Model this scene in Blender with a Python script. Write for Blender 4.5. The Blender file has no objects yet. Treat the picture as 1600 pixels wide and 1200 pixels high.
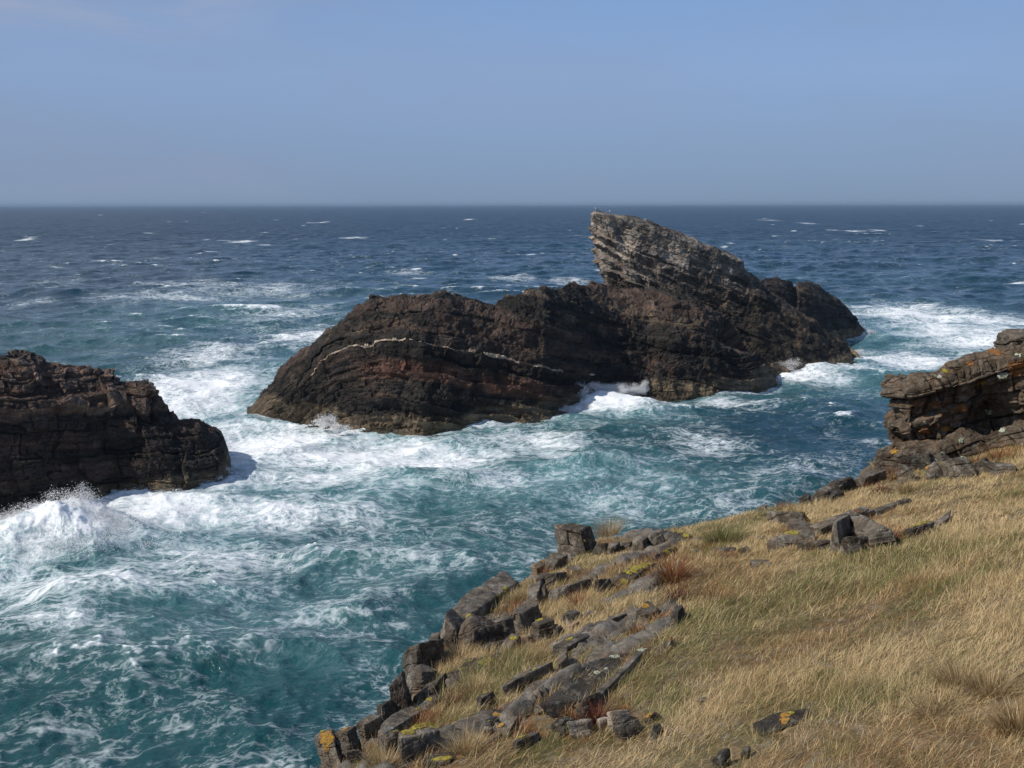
import bpy, math, random
import numpy as np
from mathutils import Matrix, Vector

# ------------------------------------------------------------------ scene, camera, light
sc = bpy.context.scene
COL = sc.collection
H_EYE = 22.0                    # eye height above the sea, metres
PITCH = math.radians(10.24)
FPX = 1600 * 35.0 / 36.0        # focal length in photo pixels

cam_d = bpy.data.cameras.new("camera")
cam_d.lens = 35.0
cam_d.sensor_width = 36.0
cam_d.clip_start = 0.1
cam_d.clip_end = 60000.0
cam = bpy.data.objects.new("camera", cam_d)
cam.location = (0.0, 0.0, H_EYE)
cam.rotation_euler = (math.radians(90) - PITCH, 0.0, 0.0)
cam.rotation_mode = 'XYZ'
COL.objects.link(cam)
cam.matrix_world = Matrix.Translation((0, 0, H_EYE)) @ Matrix.Rotation(math.radians(90) - PITCH, 4, 'X') @ Matrix.Rotation(math.radians(-0.12), 4, 'Z')
sc.camera = cam

SUN_EL, SUN_AZ = math.radians(43), math.radians(-110)   # azimuth measured from +Y (view direction) towards +X
sun_dir = Vector((math.sin(SUN_AZ) * math.cos(SUN_EL), math.cos(SUN_AZ) * math.cos(SUN_EL), math.sin(SUN_EL)))
sl = bpy.data.lights.new("sun", 'SUN')
sl.energy = 4.2
sl.angle = math.radians(0.53)
sl.color = (1.0, 0.95, 0.87)
so = bpy.data.objects.new("sun", sl)
so.rotation_euler = sun_dir.to_track_quat('Z', 'Y').to_euler()
so.location = (-60, 20, 80)
COL.objects.link(so)

sc.view_settings.view_transform = 'Standard'
sc.view_settings.look = 'None'
sc.view_settings.gamma = 1.0
sc.view_settings.exposure = -0.1
sc.cycles.max_bounces = 9
sc.cycles.diffuse_bounces = 8
sc.cycles.glossy_bounces = 3
sc.cycles.transmission_bounces = 2
sc.cycles.volume_bounces = 0


# ------------------------------------------------------------------ node helper
class NT:
    def __init__(self, tree):
        self.t = tree
        tree.nodes.clear()

    def n(self, typ, **kw):
        nd = self.t.nodes.new(typ)
        for k, v in kw.items():
            setattr(nd, k, v)
        return nd

    def put(self, sock, v):
        if v is None:
            return
        if hasattr(v, 'is_output') or isinstance(v, bpy.types.NodeSocket):
            self.t.links.new(v, sock)
        else:
            if sock.type == 'RGBA' and len(v) == 3:
                v = (*v, 1.0)
            sock.default_value = v

    def math(self, op, a, b=None, c=None, clamp=False):
        nd = self.n('ShaderNodeMath', operation=op, use_clamp=clamp)
        self.put(nd.inputs[0], a)
        self.put(nd.inputs[1], b)
        self.put(nd.inputs[2], c)
        return nd.outputs[0]

    def vmath(self, op, a, b=None, scale=None):
        nd = self.n('ShaderNodeVectorMath', operation=op)
        self.put(nd.inputs[0], a)
        self.put(nd.inputs[1], b)
        if scale is not None:
            self.put(nd.inputs['Scale'], scale)
        return nd.outputs[0]

    def mapr(self, v, a, b, c=0.0, d=1.0, smooth=False):
        nd = self.n('ShaderNodeMapRange', interpolation_type='SMOOTHSTEP' if smooth else 'LINEAR', clamp=True)
        for i, x in enumerate((v, a, b, c, d)):
            self.put(nd.inputs[i], x)
        return nd.outputs[0]

    def noise(self, vec, scale, detail=3.0, rough=0.55, dist=0.0, out='Fac', dim='3D'):
        nd = self.n('ShaderNodeTexNoise', noise_dimensions=dim)
        self.put(nd.inputs['Vector'], vec)
        self.put(nd.inputs['Scale'], scale)
        self.put(nd.inputs['Detail'], detail)
        self.put(nd.inputs['Roughness'], rough)
        self.put(nd.inputs['Distortion'], dist)
        return nd.outputs[out]

    def voro(self, vec, scale, feature='F1', rand=1.0, out='Distance'):
        nd = self.n('ShaderNodeTexVoronoi', feature=feature)
        self.put(nd.inputs['Vector'], vec)
        self.put(nd.inputs['Scale'], scale)
        self.put(nd.inputs['Randomness'], rand)
        return nd.outputs[out]

    def mix(self, f, a, b, blend='MIX'):
        nd = self.n('ShaderNodeMix', data_type='RGBA', blend_type=blend)
        self.put(nd.inputs[0], f)
        self.put(nd.inputs[6], a)
        self.put(nd.inputs[7], b)
        return nd.outputs[2]

    def ramp(self, f, stops):
        nd = self.n('ShaderNodeValToRGB')
        el = nd.color_ramp.elements
        while len(el) < len(stops):
            el.new(0.5)
        for e, (p, c) in zip(el, stops):
            e.position = p
            e.color = (*c, 1.0) if len(c) == 3 else c
        self.put(nd.inputs[0], f)
        return nd.outputs[0]

    def attr(self, name, out='Fac'):
        nd = self.n('ShaderNodeAttribute', attribute_name=name)
        return nd.outputs[out]

    def pos(self):
        return self.n('ShaderNodeNewGeometry').outputs['Position']

    def bump(self, h, strength=1.0, dist=0.1, normal=None):
        nd = self.n('ShaderNodeBump')
        self.put(nd.inputs['Height'], h)
        self.put(nd.inputs['Strength'], strength)
        self.put(nd.inputs['Distance'], dist)
        self.put(nd.inputs['Normal'], normal)
        return nd.outputs[0]

    def principled(self, **kw):
        nd = self.n('ShaderNodeBsdfPrincipled')
        for k, v in kw.items():
            self.put(nd.inputs[k.replace('_', ' ')], v)
        return nd.outputs[0]

    def out(self, surf=None, vol=None):
        o = self.n('ShaderNodeOutputMaterial')
        if surf is not None:
            self.t.links.new(surf, o.inputs[0])
        if vol is not None:
            self.t.links.new(vol, o.inputs[1])


def new_mat(name):
    m = bpy.data.materials.new(name)
    m.use_nodes = True
    return m, NT(m.node_tree)


# ------------------------------------------------------------------ sky
w = bpy.data.worlds.new("World")
sc.world = w
w.use_nodes = True
g = NT(w.node_tree)
sky = g.n('ShaderNodeTexSky', sky_type='NISHITA')
sky.sun_disc = False
sky.sun_elevation = SUN_EL
sky.sun_rotation = SUN_AZ
sky.altitude = 0.0
sky.air_density = 1.0
sky.dust_density = 0.6
sky.ozone_density = 1.4
tc = g.n('ShaderNodeTexCoord').outputs['Generated']
sep = g.n('ShaderNodeSeparateXYZ')
g.put(sep.inputs[0], tc)
elev = sep.outputs[2]
# hazy maritime air: tint the clear sky by elevation
air = g.ramp(g.mapr(elev, 0.0, 0.6), [(0.0, (0.218, 0.322, 0.480)), (0.06, (0.238, 0.350, 0.545)), (0.20, (0.275, 0.415, 0.685)), (0.42, (0.205, 0.37, 0.69)), (1.0, (0.16, 0.33, 0.70))])
hazy = g.mapr(elev, 0.15, 0.55, 0.95, 0.15, True)
col = g.mix(hazy, sky.outputs[0], g.vmath('SCALE', air, None, 10.0))
# thin cloud sheets, low contrast
cv = g.n('ShaderNodeMapping')
g.put(cv.inputs[0], tc)
cv.inputs['Scale'].default_value = (1.6, 1.6, 7.0)
cl = g.noise(cv.outputs[0], 1.9, 5.0, 0.55, 0.4)
left = g.mapr(sep.outputs[0], 0.05, -0.42, 0.0, 1.0, True)
cl_f = g.math('MULTIPLY', g.mapr(cl, 0.40, 0.72, 0.0, 1.0, True), g.math('MULTIPLY_ADD', left, 0.50, 0.28))
col = g.mix(g.math('MULTIPLY', left, 0.22), col, (2.45, 3.08, 4.55))
col = g.mix(cl_f, col, (2.75, 3.5, 5.1))
# the paler cloud bank high on the left
bank = g.math('MULTIPLY', g.mapr(elev, 0.13, 0.19, 0.0, 1.0, True), g.mapr(sep.outputs[0], -0.19, -0.33, 0.0, 1.0, True))
bn = g.mapr(g.noise(cv.outputs[0], 3.2, 5.0, 0.55, 0.5), 0.30, 0.58, 0.0, 1.0, True)
col = g.mix(g.math('MULTIPLY', g.math('MULTIPLY', bank, bn), 0.8), col, (4.1, 4.5, 5.8))
bg = g.n('ShaderNodeBackground')
g.put(bg.inputs[0], col)
bg.inputs[1].default_value = 0.1
g.t.links.new(bg.outputs[0], g.n('ShaderNodeOutputWorld').inputs[0])

# ------------------------------------------------------------------ projection helpers (photo pixel -> real place)
CP, SP = math.cos(PITCH), math.sin(PITCH)


def ray(px, py):
    u = (px - 800.0) / FPX
    v = (600.0 - py) / FPX
    return np.array([u, CP + v * SP, -SP + v * CP])


def sea_pt(px, py):
    d = ray(px, py)
    return d * (-H_EYE / d[2]) + np.array([0, 0, H_EYE])


def at_y(px, py, Y):
    d = ray(px, py)
    return d * (Y / d[1]) + np.array([0, 0, H_EYE])


# ------------------------------------------------------------------ numpy noise
rng0 = np.random.RandomState(7)
PERM = np.concatenate([rng0.permutation(256)] * 3).astype(np.int32)
RTAB = rng0.uniform(-1, 1, 256).astype(np.float32)


def vnoise3(x, y, z):
    xi, yi, zi = np.floor(x), np.floor(y), np.floor(z)
    fx, fy, fz = (x - xi).astype(np.float32), (y - yi).astype(np.float32), (z - zi).astype(np.float32)
    xi = xi.astype(np.int32) & 255
    yi = yi.astype(np.int32) & 255
    zi = zi.astype(np.int32) & 255
    ux = fx * fx * fx * (fx * (fx * 6 - 15) + 10)
    uy = fy * fy * fy * (fy * (fy * 6 - 15) + 10)
    uz = fz * fz * fz * (fz * (fz * 6 - 15) + 10)

    def h(a, b, c):
        return RTAB[PERM[PERM[PERM[(xi + a) & 255] + ((yi + b) & 255)] + ((zi + c) & 255)]]
    r0 = (h(0, 0, 0) * (1 - ux) + h(1, 0, 0) * ux) * (1 - uy) + (h(0, 1, 0) * (1 - ux) + h(1, 1, 0) * ux) * uy
    r1 = (h(0, 0, 1) * (1 - ux) + h(1, 0, 1) * ux) * (1 - uy) + (h(0, 1, 1) * (1 - ux) + h(1, 1, 1) * ux) * uy
    return r0 * (1 - uz) + r1 * uz


def vnoise2(x, y, s=0):
    xi, yi = np.floor(x), np.floor(y)
    fx, fy = (x - xi).astype(np.float32), (y - yi).astype(np.float32)
    xi = xi.astype(np.int32) & 255
    yi = yi.astype(np.int32) & 255
    ux = fx * fx * (3 - 2 * fx)
    uy = fy * fy * (3 - 2 * fy)

    def h(a, b):
        return RTAB[PERM[PERM[PERM[(xi + a) & 255] + ((yi + b) & 255)] + (s & 255)]]
    return (h(0, 0) * (1 - ux) + h(1, 0) * ux) * (1 - uy) + (h(0, 1) * (1 - ux) + h(1, 1) * ux) * uy


def fbm3(p, scale, octv=4, gain=0.5, off=0.0):
    a, s, tot, out = 1.0, scale, 0.0, 0.0
    for i in range(octv):
        out = out + a * vnoise3(p[:, 0] * s + off + 17.3 * i, p[:, 1] * s + off * 1.7 + 5.1 * i, p[:, 2] * s + off * 0.6 + 9.7 * i)
        tot += a
        a *= gain
        s *= 2.03
    return out / tot


def fbm2(x, y, scale, octv=4, gain=0.5, seed=0):
    a, s, tot, out = 1.0, scale, 0.0, 0.0
    for i in range(octv):
        out = out + a * vnoise2(x * s + 13.7 * i + seed * 3.1, y * s + 7.9 * i - seed * 1.3, seed + i)
        tot += a
        a *= gain
        s *= 2.03
    return out / tot


def hash01(i, j, s=0):
    i = i.astype(np.int64)
    j = j.astype(np.int64)
    h = (i * 374761393 + j * 668265263 + s * 974711) & 0x7fffffff
    h = ((h ^ (h >> 13)) * 1274126177) & 0x7fffffff
    return ((h ^ (h >> 16)) & 0xffff) / 65535.0


def smooth(a, b, x):
    t = np.clip((x - a) / (b - a), 0, 1)
    return t * t * (3 - 2 * t)


def bricks(a, b, th, wd, seed, groove=0.05):
    """Bedding layers cut by joints: (a along the bed, b across it). Returns block offset in [-1, 1] and a crack mask."""
    q = b / th
    k = np.floor(q)
    fq = q - k
    wk = wd * (0.55 + 0.9 * hash01(k, k * 0 + 3, seed))
    j0 = a / wk + 7.0 * hash01(k, k * 0 + 9, seed)
    j = np.floor(j0)
    fj = j0 - j
    v = hash01(k, j, seed + 1) * 1.3 + hash01(k, k * 0, seed + 2) * 0.7 - 1.0
    crack_b = 1 - smooth(0.0, groove / th, np.minimum(fq, 1 - fq) * 1.0)
    ed = np.minimum(fj, 1 - fj) * wk
    crack_a = 1 - smooth(0.0, groove, ed)
    return v, np.maximum(crack_b, crack_a * 0.8)


# ------------------------------------------------------------------ mesh helpers
def mesh_np(name, verts, quads, mat, parent=None, smooth_shade=False, attrs=None, colors=None):
    me = bpy.data.meshes.new(name)
    nv, nf, k = len(verts), len(quads), quads.shape[1]
    me.vertices.add(nv)
    me.vertices.foreach_set('co', np.ascontiguousarray(verts, dtype=np.float32).ravel())
    me.loops.add(nf * k)
    me.loops.foreach_set('vertex_index', np.ascontiguousarray(quads, dtype=np.int32).ravel())
    me.polygons.add(nf)
    me.polygons.foreach_set('loop_start', np.arange(0, nf * k, k, dtype=np.int32))
    try:
        me.polygons.foreach_set('loop_total', np.full(nf, k, dtype=np.int32))
    except Exception:
        pass
    me.polygons.foreach_set('use_smooth', np.full(nf, smooth_shade, dtype=bool))
    me.update(calc_edges=True)
    if attrs:
        for an, av in attrs.items():
            at = me.attributes.new(an, 'FLOAT', 'POINT')
            at.data.foreach_set('value', np.ascontiguousarray(av, dtype=np.float32))
    if colors is not None:
        at = me.attributes.new('Col', 'FLOAT_COLOR', 'POINT')
        c4 = np.ones((nv, 4), dtype=np.float32)
        c4[:, :3] = colors
        at.data.foreach_set('color', c4.ravel())
    me.materials.append(mat)
    ob = bpy.data.objects.new(name, me)
    COL.objects.link(ob)
    if parent is not None:
        ob.parent = parent
    return ob


def grid_quads(nr, nc, wrap=False):
    i = np.arange(nr - 1)[:, None]
    cn = nc if wrap else nc - 1
    j = np.arange(cn)[None, :]
    j2 = (j + 1) % nc
    return np.stack([i * nc + j, i * nc + j2, (i + 1) * nc + j2, (i + 1) * nc + j], -1).reshape(-1, 4)


def grid_normals(P, wrap=False):
    if wrap:
        dv = np.roll(P, -1, 1) - np.roll(P, 1, 1)
    else:
        dv = np.gradient(P, axis=1)
    du = np.gradient(P, axis=0)
    n = np.cross(dv, du)
    return n / (np.linalg.norm(n, axis=2, keepdims=True) + 1e-9)


def tag(o, label=None, cat=None, group=None, kind=None):
    if label:
        o['label'] = label
    if cat:
        o['category'] = cat
    if group:
        o['group'] = group
    if kind:
        o['kind'] = kind
    return o


def empty(name, loc=(0, 0, 0)):
    o = bpy.data.objects.new(name, None)
    o.location = loc
    o.empty_display_size = 0.3
    COL.objects.link(o)
    return o


def patch(name, ob_verts, quads, fmask, normals, off, mat, parent, colors=None, pieces=0):
    """A thin crust lifted off a rock surface (vein, lichen, moss): the faces in fmask, welded, with its own edge."""
    q = quads[fmask]
    if len(q) == 0:
        return None
    root = {}

    def find(a):
        while root[a] != a:
            root[a] = root[root[a]]
            a = root[a]
        return a
    for f in q.tolist():
        for v in f:
            root.setdefault(v, v)
        r0 = find(f[0])
        for v in f[1:]:
            root[find(v)] = r0
    lab = np.array([find(f[0]) for f in q.tolist()])
    ids, cnt = np.unique(lab, return_counts=True)
    order = np.argsort(-cnt)
    if not pieces:
        q = q[lab == ids[order[0]]]
    elif len(ids) > 1:
        for k in order:
            if cnt[k] >= pieces:
                patch(name, ob_verts, q, lab == ids[k], normals, off, mat, parent, colors)
        return None
    used, inv = np.unique(q, return_inverse=True)
    nq = inv.reshape(q.shape)
    top = ob_verts[used] + normals[used] * off
    bot = ob_verts[used] - normals[used] * 0.02
    n = len(used)
    e = np.concatenate([nq[:, [0, 1]], nq[:, [1, 2]], nq[:, [2, 3]], nq[:, [3, 0]]])
    key = np.sort(e, axis=1)
    kk = key[:, 0].astype(np.int64) * n + key[:, 1]
    _, idx, cnt = np.unique(kk, return_index=True, return_counts=True)
    be = e[idx[cnt == 1]]
    side = np.stack([be[:, 1], be[:, 0], be[:, 0] + n, be[:, 1] + n], 1)
    V = np.concatenate([top, bot])
    F = np.concatenate([nq, side])
    c = None
    if colors is not None:
        c = np.concatenate([colors[used], colors[used]])
    return mesh_np(name, V, F, mat, parent, False, None, c)

# ------------------------------------------------------------------ rock material (colour of the stone itself lives in the Col attribute)
def rock_material(name, sc_, bump_d, speck=0.0, var=0.55, bedded=False):
    m, g = new_mat(name)
    p = g.pos()
    c = g.attr('Col', 'Color')
    n1 = g.noise(p, 0.9 * sc_, 6.0, 0.62)
    n2 = g.noise(p, 6.0 * sc_, 5.0, 0.6)
    n3 = g.noise(p, 24.0 * sc_, 4.0, 0.6)
    k = g.math('MULTIPLY', g.mapr(n1, 0.28, 0.72, 1 - var, 1 + var), g.mapr(n2, 0.3, 0.7, 1 - 0.7 * var, 1 + 0.7 * var))
    k = g.math('MULTIPLY', k, g.mapr(n3, 0.3, 0.7, 0.75, 1.25))
    kc = g.n('ShaderNodeCombineXYZ')
    for i in range(3):
        g.put(kc.inputs[i], k)
    c2 = g.mix(1.0, c, kc.outputs[0], 'MULTIPLY')
    warm = g.noise(p, 2.2 * sc_, 3.0, 0.5)
    c2 = g.mix(g.mapr(warm, 0.4, 0.7, 0.0, 0.5), c2, g.mix(1.0, c2, (1.25, 0.92, 0.66), 'MULTIPLY'))
    if speck > 0:
        mo = g.noise(p, 9.0, 6.0, 0.7)
        c2 = g.mix(g.mapr(mo, 0.50, 0.66, 0.0, 0.5), c2, (0.30, 0.285, 0.245))
        c2 = g.mix(g.mapr(g.noise(p, 5.0, 5.0, 0.65), 0.55, 0.68, 0.0, 0.6), c2, (0.045, 0.038, 0.028))
        v = g.voro(p, 16.0 * sc_, 'F1')
        gate = g.noise(p, 1.6 * sc_, 2.0, 0.5)
        s = g.math('MULTIPLY', g.mapr(v, 0.16, 0.10), g.mapr(gate, 0.56, 0.66))
        c2 = g.mix(g.math('MULTIPLY', s, speck), c2, (0.55, 0.55, 0.50))
    h = g.math('ADD', g.math('MULTIPLY', n2, 0.6), g.math('MULTIPLY', n3, 0.35))
    if bedded:          # fine bedding that follows the strata of the mesh
        q = g.n('ShaderNodeCombineXYZ')
        g.put(q.inputs[0], g.math('MULTIPLY', g.attr('along'), 0.22))
        g.put(q.inputs[1], g.attr('strata'))
        lay = g.noise(q.outputs[0], 3.0, 7.0, 0.68, 0.5)
        lay2 = g.noise(q.outputs[0], 0.9, 4.0, 0.6, 0.3)
        h = g.math('ADD', h, g.math('MULTIPLY', lay, 2.6))
        kk = g.math('MULTIPLY', g.mapr(lay, 0.3, 0.7, 0.45, 1.65), g.mapr(lay2, 0.35, 0.65, 0.72, 1.3))
        kv = g.n('ShaderNodeCombineXYZ')
        for i in range(3):
            g.put(kv.inputs[i], kk)
        c2 = g.mix(1.0, c2, kv.outputs[0], 'MULTIPLY')
    else:
        cr = g.math('ABSOLUTE', g.math('SUBTRACT', g.noise(p, 2.0 * sc_, 4.0, 0.55, 0.6), 0.5))
        h = g.math('ADD', h, g.math('MULTIPLY', g.mapr(cr, 0.0, 0.02), 0.18))
    b = g.bump(h, 0.9, bump_d)
    s = g.principled(Base_Color=c2, Roughness=g.mapr(n2, 0.3, 0.7, 0.62, 0.95), Normal=b)
    s_in = [x for x in g.t.nodes if x.type == 'BSDF_PRINCIPLED'][0]
    s_in.inputs['Specular IOR Level'].default_value = 0.3
    g.out(s)
    return m


M_ISLE = rock_material("islet_rock", 0.55, 0.20, 0.0, 0.42, True)
M_ROCK = rock_material("shore_rock", 2.4, 0.045, 0.8, 0.48)


def vein_material():
    m, g = new_mat("quartz")
    p = g.pos()
    c = g.mix(g.mapr(g.noise(p, 1.3, 4.0), 0.35, 0.65), (0.34, 0.24, 0.16), (0.52, 0.44, 0.34))
    c = g.mix(g.mapr(g.noise(p, 0.5, 4.0), 0.5, 0.68), c, (0.20, 0.11, 0.06))
    g.out(g.principled(Base_Color=c, Roughness=0.7, Normal=g.bump(g.noise(p, 6.0, 4.0), 0.7, 0.08)))
    return m


M_VEIN = vein_material()


def project(P):
    """World points -> photo pixels, used only to look up which place on a rock face a feature seen in the photo sits at."""
    d = P - np.array([0, 0, H_EYE])
    f = d[..., 1] * CP - d[..., 2] * SP
    v = d[..., 1] * SP + d[..., 2] * CP
    return 800 + FPX * d[..., 0] / f, 600 - FPX * v / f


PROF_T = np.array([0.0, 0.08, 0.20, 0.36, 0.54, 0.74, 0.92, 1.0, 1.12, 1.4, 1.8, 2.2, 2.4])
PROF_Y = np.array([-0.22, 0.0, 0.12, 0.27, 0.46, 0.70, 0.91, 1.0, 1.12, 1.45, 1.9, 2.3, 2.5])
PROF_Z = np.array([-0.30, 0.0, 0.27, 0.52, 0.74, 0.90, 0.985, 1.0, 0.975, 0.80, 0.45, 0.0, -0.25])


def interp_smooth(x, xp, fp):
    y = np.interp(x, xp, fp)
    k = max(3, len(x) // 260)
    ker = np.ones(k) / k
    yp = np.concatenate([np.full(k, y[0]), y, np.full(k, y[-1])])
    return np.convolve(yp, ker, 'same')[k:-k]


def loft_ridge(table, nc, nr_front, nr_back, steep=1.0, foot=1.0):
    """A ridge from its waterline and skyline: columns along its length, each a rocky cross-section from the sea over the crest."""
    T = np.array(table, dtype=float)
    px = np.linspace(T[0, 0], T[-1, 0], nc)
    cy = interp_smooth(px, T[:, 0], T[:, 1])
    wy = interp_smooth(px, T[:, 0], T[:, 2])
    sb = interp_smooth(px, T[:, 0], T[:, 3])
    tt = np.concatenate([np.linspace(0, 1, nr_front, endpoint=False), np.linspace(1, 2.4, nr_back)])
    gy = np.interp(tt, PROF_T, PROF_Y)
    gz = np.interp(tt, PROF_T, PROF_Z)
    gz = np.where(gz > 0, np.abs(gz) ** steep, gz)
    P = np.zeros((len(tt), nc, 3))
    foot_line = np.zeros((nc, 2))
    for j in range(nc):
        W = sea_pt(px[j], wy[j])
        Yc = W[1] + sb[j]
        C = at_y(px[j], cy[j], Yc)
        zc = max(C[2], 0.15)
        y = W[1] + sb[j] * gy
        d = ray(px[j], wy[j])
        x = W[0] + (C[0] - W[0]) * gy
        z = np.where(gz > 0, gz * zc, gz * 8.0 * foot)
        P[:, j, 0], P[:, j, 1], P[:, j, 2] = x, y, z
        foot_line[j] = W[:2]
    return P, foot_line


def vertex_normals_grid(P, wrap=False):
    return grid_normals(P, wrap)


def lerp3(a, b, t):
    return a + (b - a) * t[:, None]


def isle_colour(V, strata, s, red=0.3, grey_top=None, base=(0.031, 0.027, 0.023), wet_z=1.5):
    """Stone colour of the sea rocks: bedded dark gneiss, rusty beds, black and barnacle zones above the water."""
    n = len(V)
    base = np.array(base)
    sv = np.stack([V[:, 0] * 0.05, V[:, 1] * 0.05, strata], 1)
    lay = fbm3(sv, 0.9, 4, 0.6, s)
    big = fbm3(V, 0.12, 4, 0.55, s + 3)
    fine = fbm3(V, 0.7, 4, 0.6, s + 6)
    k = np.clip(1.0 + 1.1 * lay + 0.6 * big + 0.5 * fine, 0.3, 2.4)
    c = base[None, :] * k[:, None]
    redm = smooth(0.05, 0.45, lay + 0.7 * big + 0.3 * fine) * red
    c = lerp3(c, np.array([[0.085, 0.046, 0.031]]) * k[:, None], redm)
    tan = smooth(0.30, 0.62, fbm3(sv + 40, 0.7, 4, 0.6, s) + 0.6 * fine)
    c = lerp3(c, np.array([[0.15, 0.115, 0.08]]), tan * 0.55)
    if grey_top is not None:
        c = lerp3(c, np.array([[0.245, 0.220, 0.190]]) * np.clip(1 + 0.8 * fine + 0.5 * lay, 0.35, 1.7)[:, None], grey_top)
    z = V[:, 2] + 0.9 * fbm3(V, 0.22, 3, 0.5, s + 9) + 0.5 * fine
    black = smooth(wet_z + 2.6, wet_z + 0.6, z)
    c = lerp3(c, np.array([[0.022, 0.020, 0.018]]) * np.clip(1 + 0.6 * fine, 0.4, 2)[:, None], black * 0.75)
    barn = smooth(wet_z + 0.25, wet_z - 0.3, z)
    c = lerp3(c, np.array([[0.150, 0.118, 0.078]]) * np.clip(1 + 0.7 * fine + 0.3 * lay, 0.35, 1.8)[:, None], barn * 0.9)
    return np.clip(c, 0.006, 0.6)


# ------------------------------------------------------------------ the long islet in mid picture
FRONT = [(386, 639, 640, 0.6), (400, 629, 642, 1.6), (420, 611, 646, 3.2), (440, 578, 649, 4.4), (468, 555, 653, 6), (500, 528, 657, 7),
         (520, 514, 660, 8), (550, 488, 665, 9), (566, 470, 668, 9.5), (580, 460, 670, 10), (620, 460, 673, 10.5), (660, 456, 675, 11), (700, 461, 672, 11),
         (735, 472, 667, 11), (770, 481, 663, 11), (790, 474, 660, 11), (820, 459, 657, 11.5), (850, 453, 654, 12), (872, 455, 648, 13), (882, 446, 645, 14),
         (905, 445, 638, 15), (920, 445, 633, 15.2), (934, 445, 628, 15), (950, 446, 623, 14.2), (975, 446, 617, 12.8), (1010, 449, 614, 11.5), (1050, 455, 615, 11),
         (1085, 468, 614, 10.5), (1115, 488, 612, 9.5), (1140, 512, 609, 8), (1160, 540, 606, 6), (1185, 568, 602, 4), (1206, 590, 598, 2.4), (1214, 597, 597, 1.0)]
P, FOOT1 = loft_ridge(FRONT, 900, 250, 110)
islet = empty("rock_islet", (float(P[:, :, 0].mean()), float(P[0, :, 1].mean()) + 6, 0.0))
tag(islet, "long dark brown rock islet with a pale quartz vein, crowned by a leaning grey crag", "rock islet")
bpy.context.view_layer.update()


def to_parent(V, parent):
    return V - np.array(parent.location)


N = vertex_normals_grid(P)
sh = P.shape
V = P.reshape(-1, 3)
NV = N.reshape(-1, 3)
vx, vy = project(V)
front_ok = (np.arange(sh[0])[:, None] < 250) & np.ones((1, sh[1]), bool)
fo = front_ok.reshape(-1)


def find_on(px, py, V, mask, vx, vy):
    d = np.where(mask, (vx - px) ** 2 + (vy - py) ** 2, 1e12)
    return V[np.argmin(d)]


VEIN_PX = [(470, 606), (484, 584), (505, 567), (530, 551), (560, 539), (595, 533), (640, 535), (690, 541), (740, 552), (790, 560), (840, 570), (890, 581), (945, 590)]
vp = np.array([find_on(a, b, V, fo, vx, vy) for a, b in VEIN_PX])
vp = vp[np.argsort(vp[:, 0])]
zv_l, zv_r = vp[0, 2] - 8.0, vp[-1, 2] - 4.5
ZX = np.concatenate([[vp[0, 0] - 9], vp[:, 0], [vp[-1, 0] + 18]])
ZZ = np.concatenate([[zv_l], vp[:, 2], [zv_r]])


def strata_main(V):
    return V[:, 2] - np.interp(V[:, 0], ZX, ZZ) + 0.35 * fbm3(V, 0.18, 3, 0.5, 2.0)


def carve(V, NV, st, along, seed, amp=1.0, blocky=1.0, taper=None, ledge=0.0, lump=1.0):
    d = lump * 1.1 * fbm3(V, 0.11, 3, 0.5, seed) + lump * 0.5 * (0.35 - np.abs(fbm3(V, 0.30, 4, 0.55, seed + 4))) * 2.4
    gully = fbm3(np.stack([along + 0.45 * st + 1.6 * fbm3(V, 0.3, 3, 0.55, seed + 34), st * 0.2, V[:, 1] * 0.1], 1), 0.30, 3, 0.55, seed + 31)
    d = d - 0.45 * smooth(0.30, 0.0, np.abs(gully)) * smooth(0.0, 0.45, fbm3(V, 0.16, 3, 0.5, seed + 33))
    wa = along + 2.2 * fbm3(V, 0.22, 4, 0.55, seed + 8)
    wb = st + 0.42 * fbm3(V, 0.26, 4, 0.55, seed + 5)
    v1, c1 = bricks(wa, wb, 1.55, 5.0, int(seed * 10) + 1, 0.13)
    v2, c2 = bricks(wa + 0.3 * fbm3(V, 1.0, 2, 0.5, seed), wb + 0.12 * fbm3(V, 1.1, 2, 0.5, seed), 0.52, 1.5, int(seed * 10) + 5, 0.07)
    v3, c3 = bricks(wa, wb, 0.2, 0.6, int(seed * 10) + 9, 0.04)
    q_ = wb / 1.35 + 0.25 * fbm3(V, 0.12, 2, 0.5, seed + 40)
    kq = np.floor(q_)
    d = d + ledge * (0.35 + 1.3 * hash01(kq, kq * 0, int(seed * 7))) * ((q_ - kq) ** 1.6 - 0.4)
    br = smooth(-0.35, 0.35, fbm3(V, 0.2, 3, 0.5, seed + 21))
    d = d + blocky * (0.52 * v1 + (0.14 + 0.20 * br) * v2 + 0.08 * v3 - 0.16 * br * c1 - 0.08 * c2 * br)
    rid = 1 - np.abs(fbm3(V, 0.5, 4, 0.6, seed + 11)) * 2
    d = d + 0.42 * (0.3 - np.abs(fbm3(V, 0.75, 4, 0.6, seed + 51))) - 0.12 * smooth(0.8, 1.0, rid) + 0.20 * fbm3(V, 1.9, 5, 0.62, seed + 13)
    d = d * amp
    if taper is not None:
        d = d * taper
    return d


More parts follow.
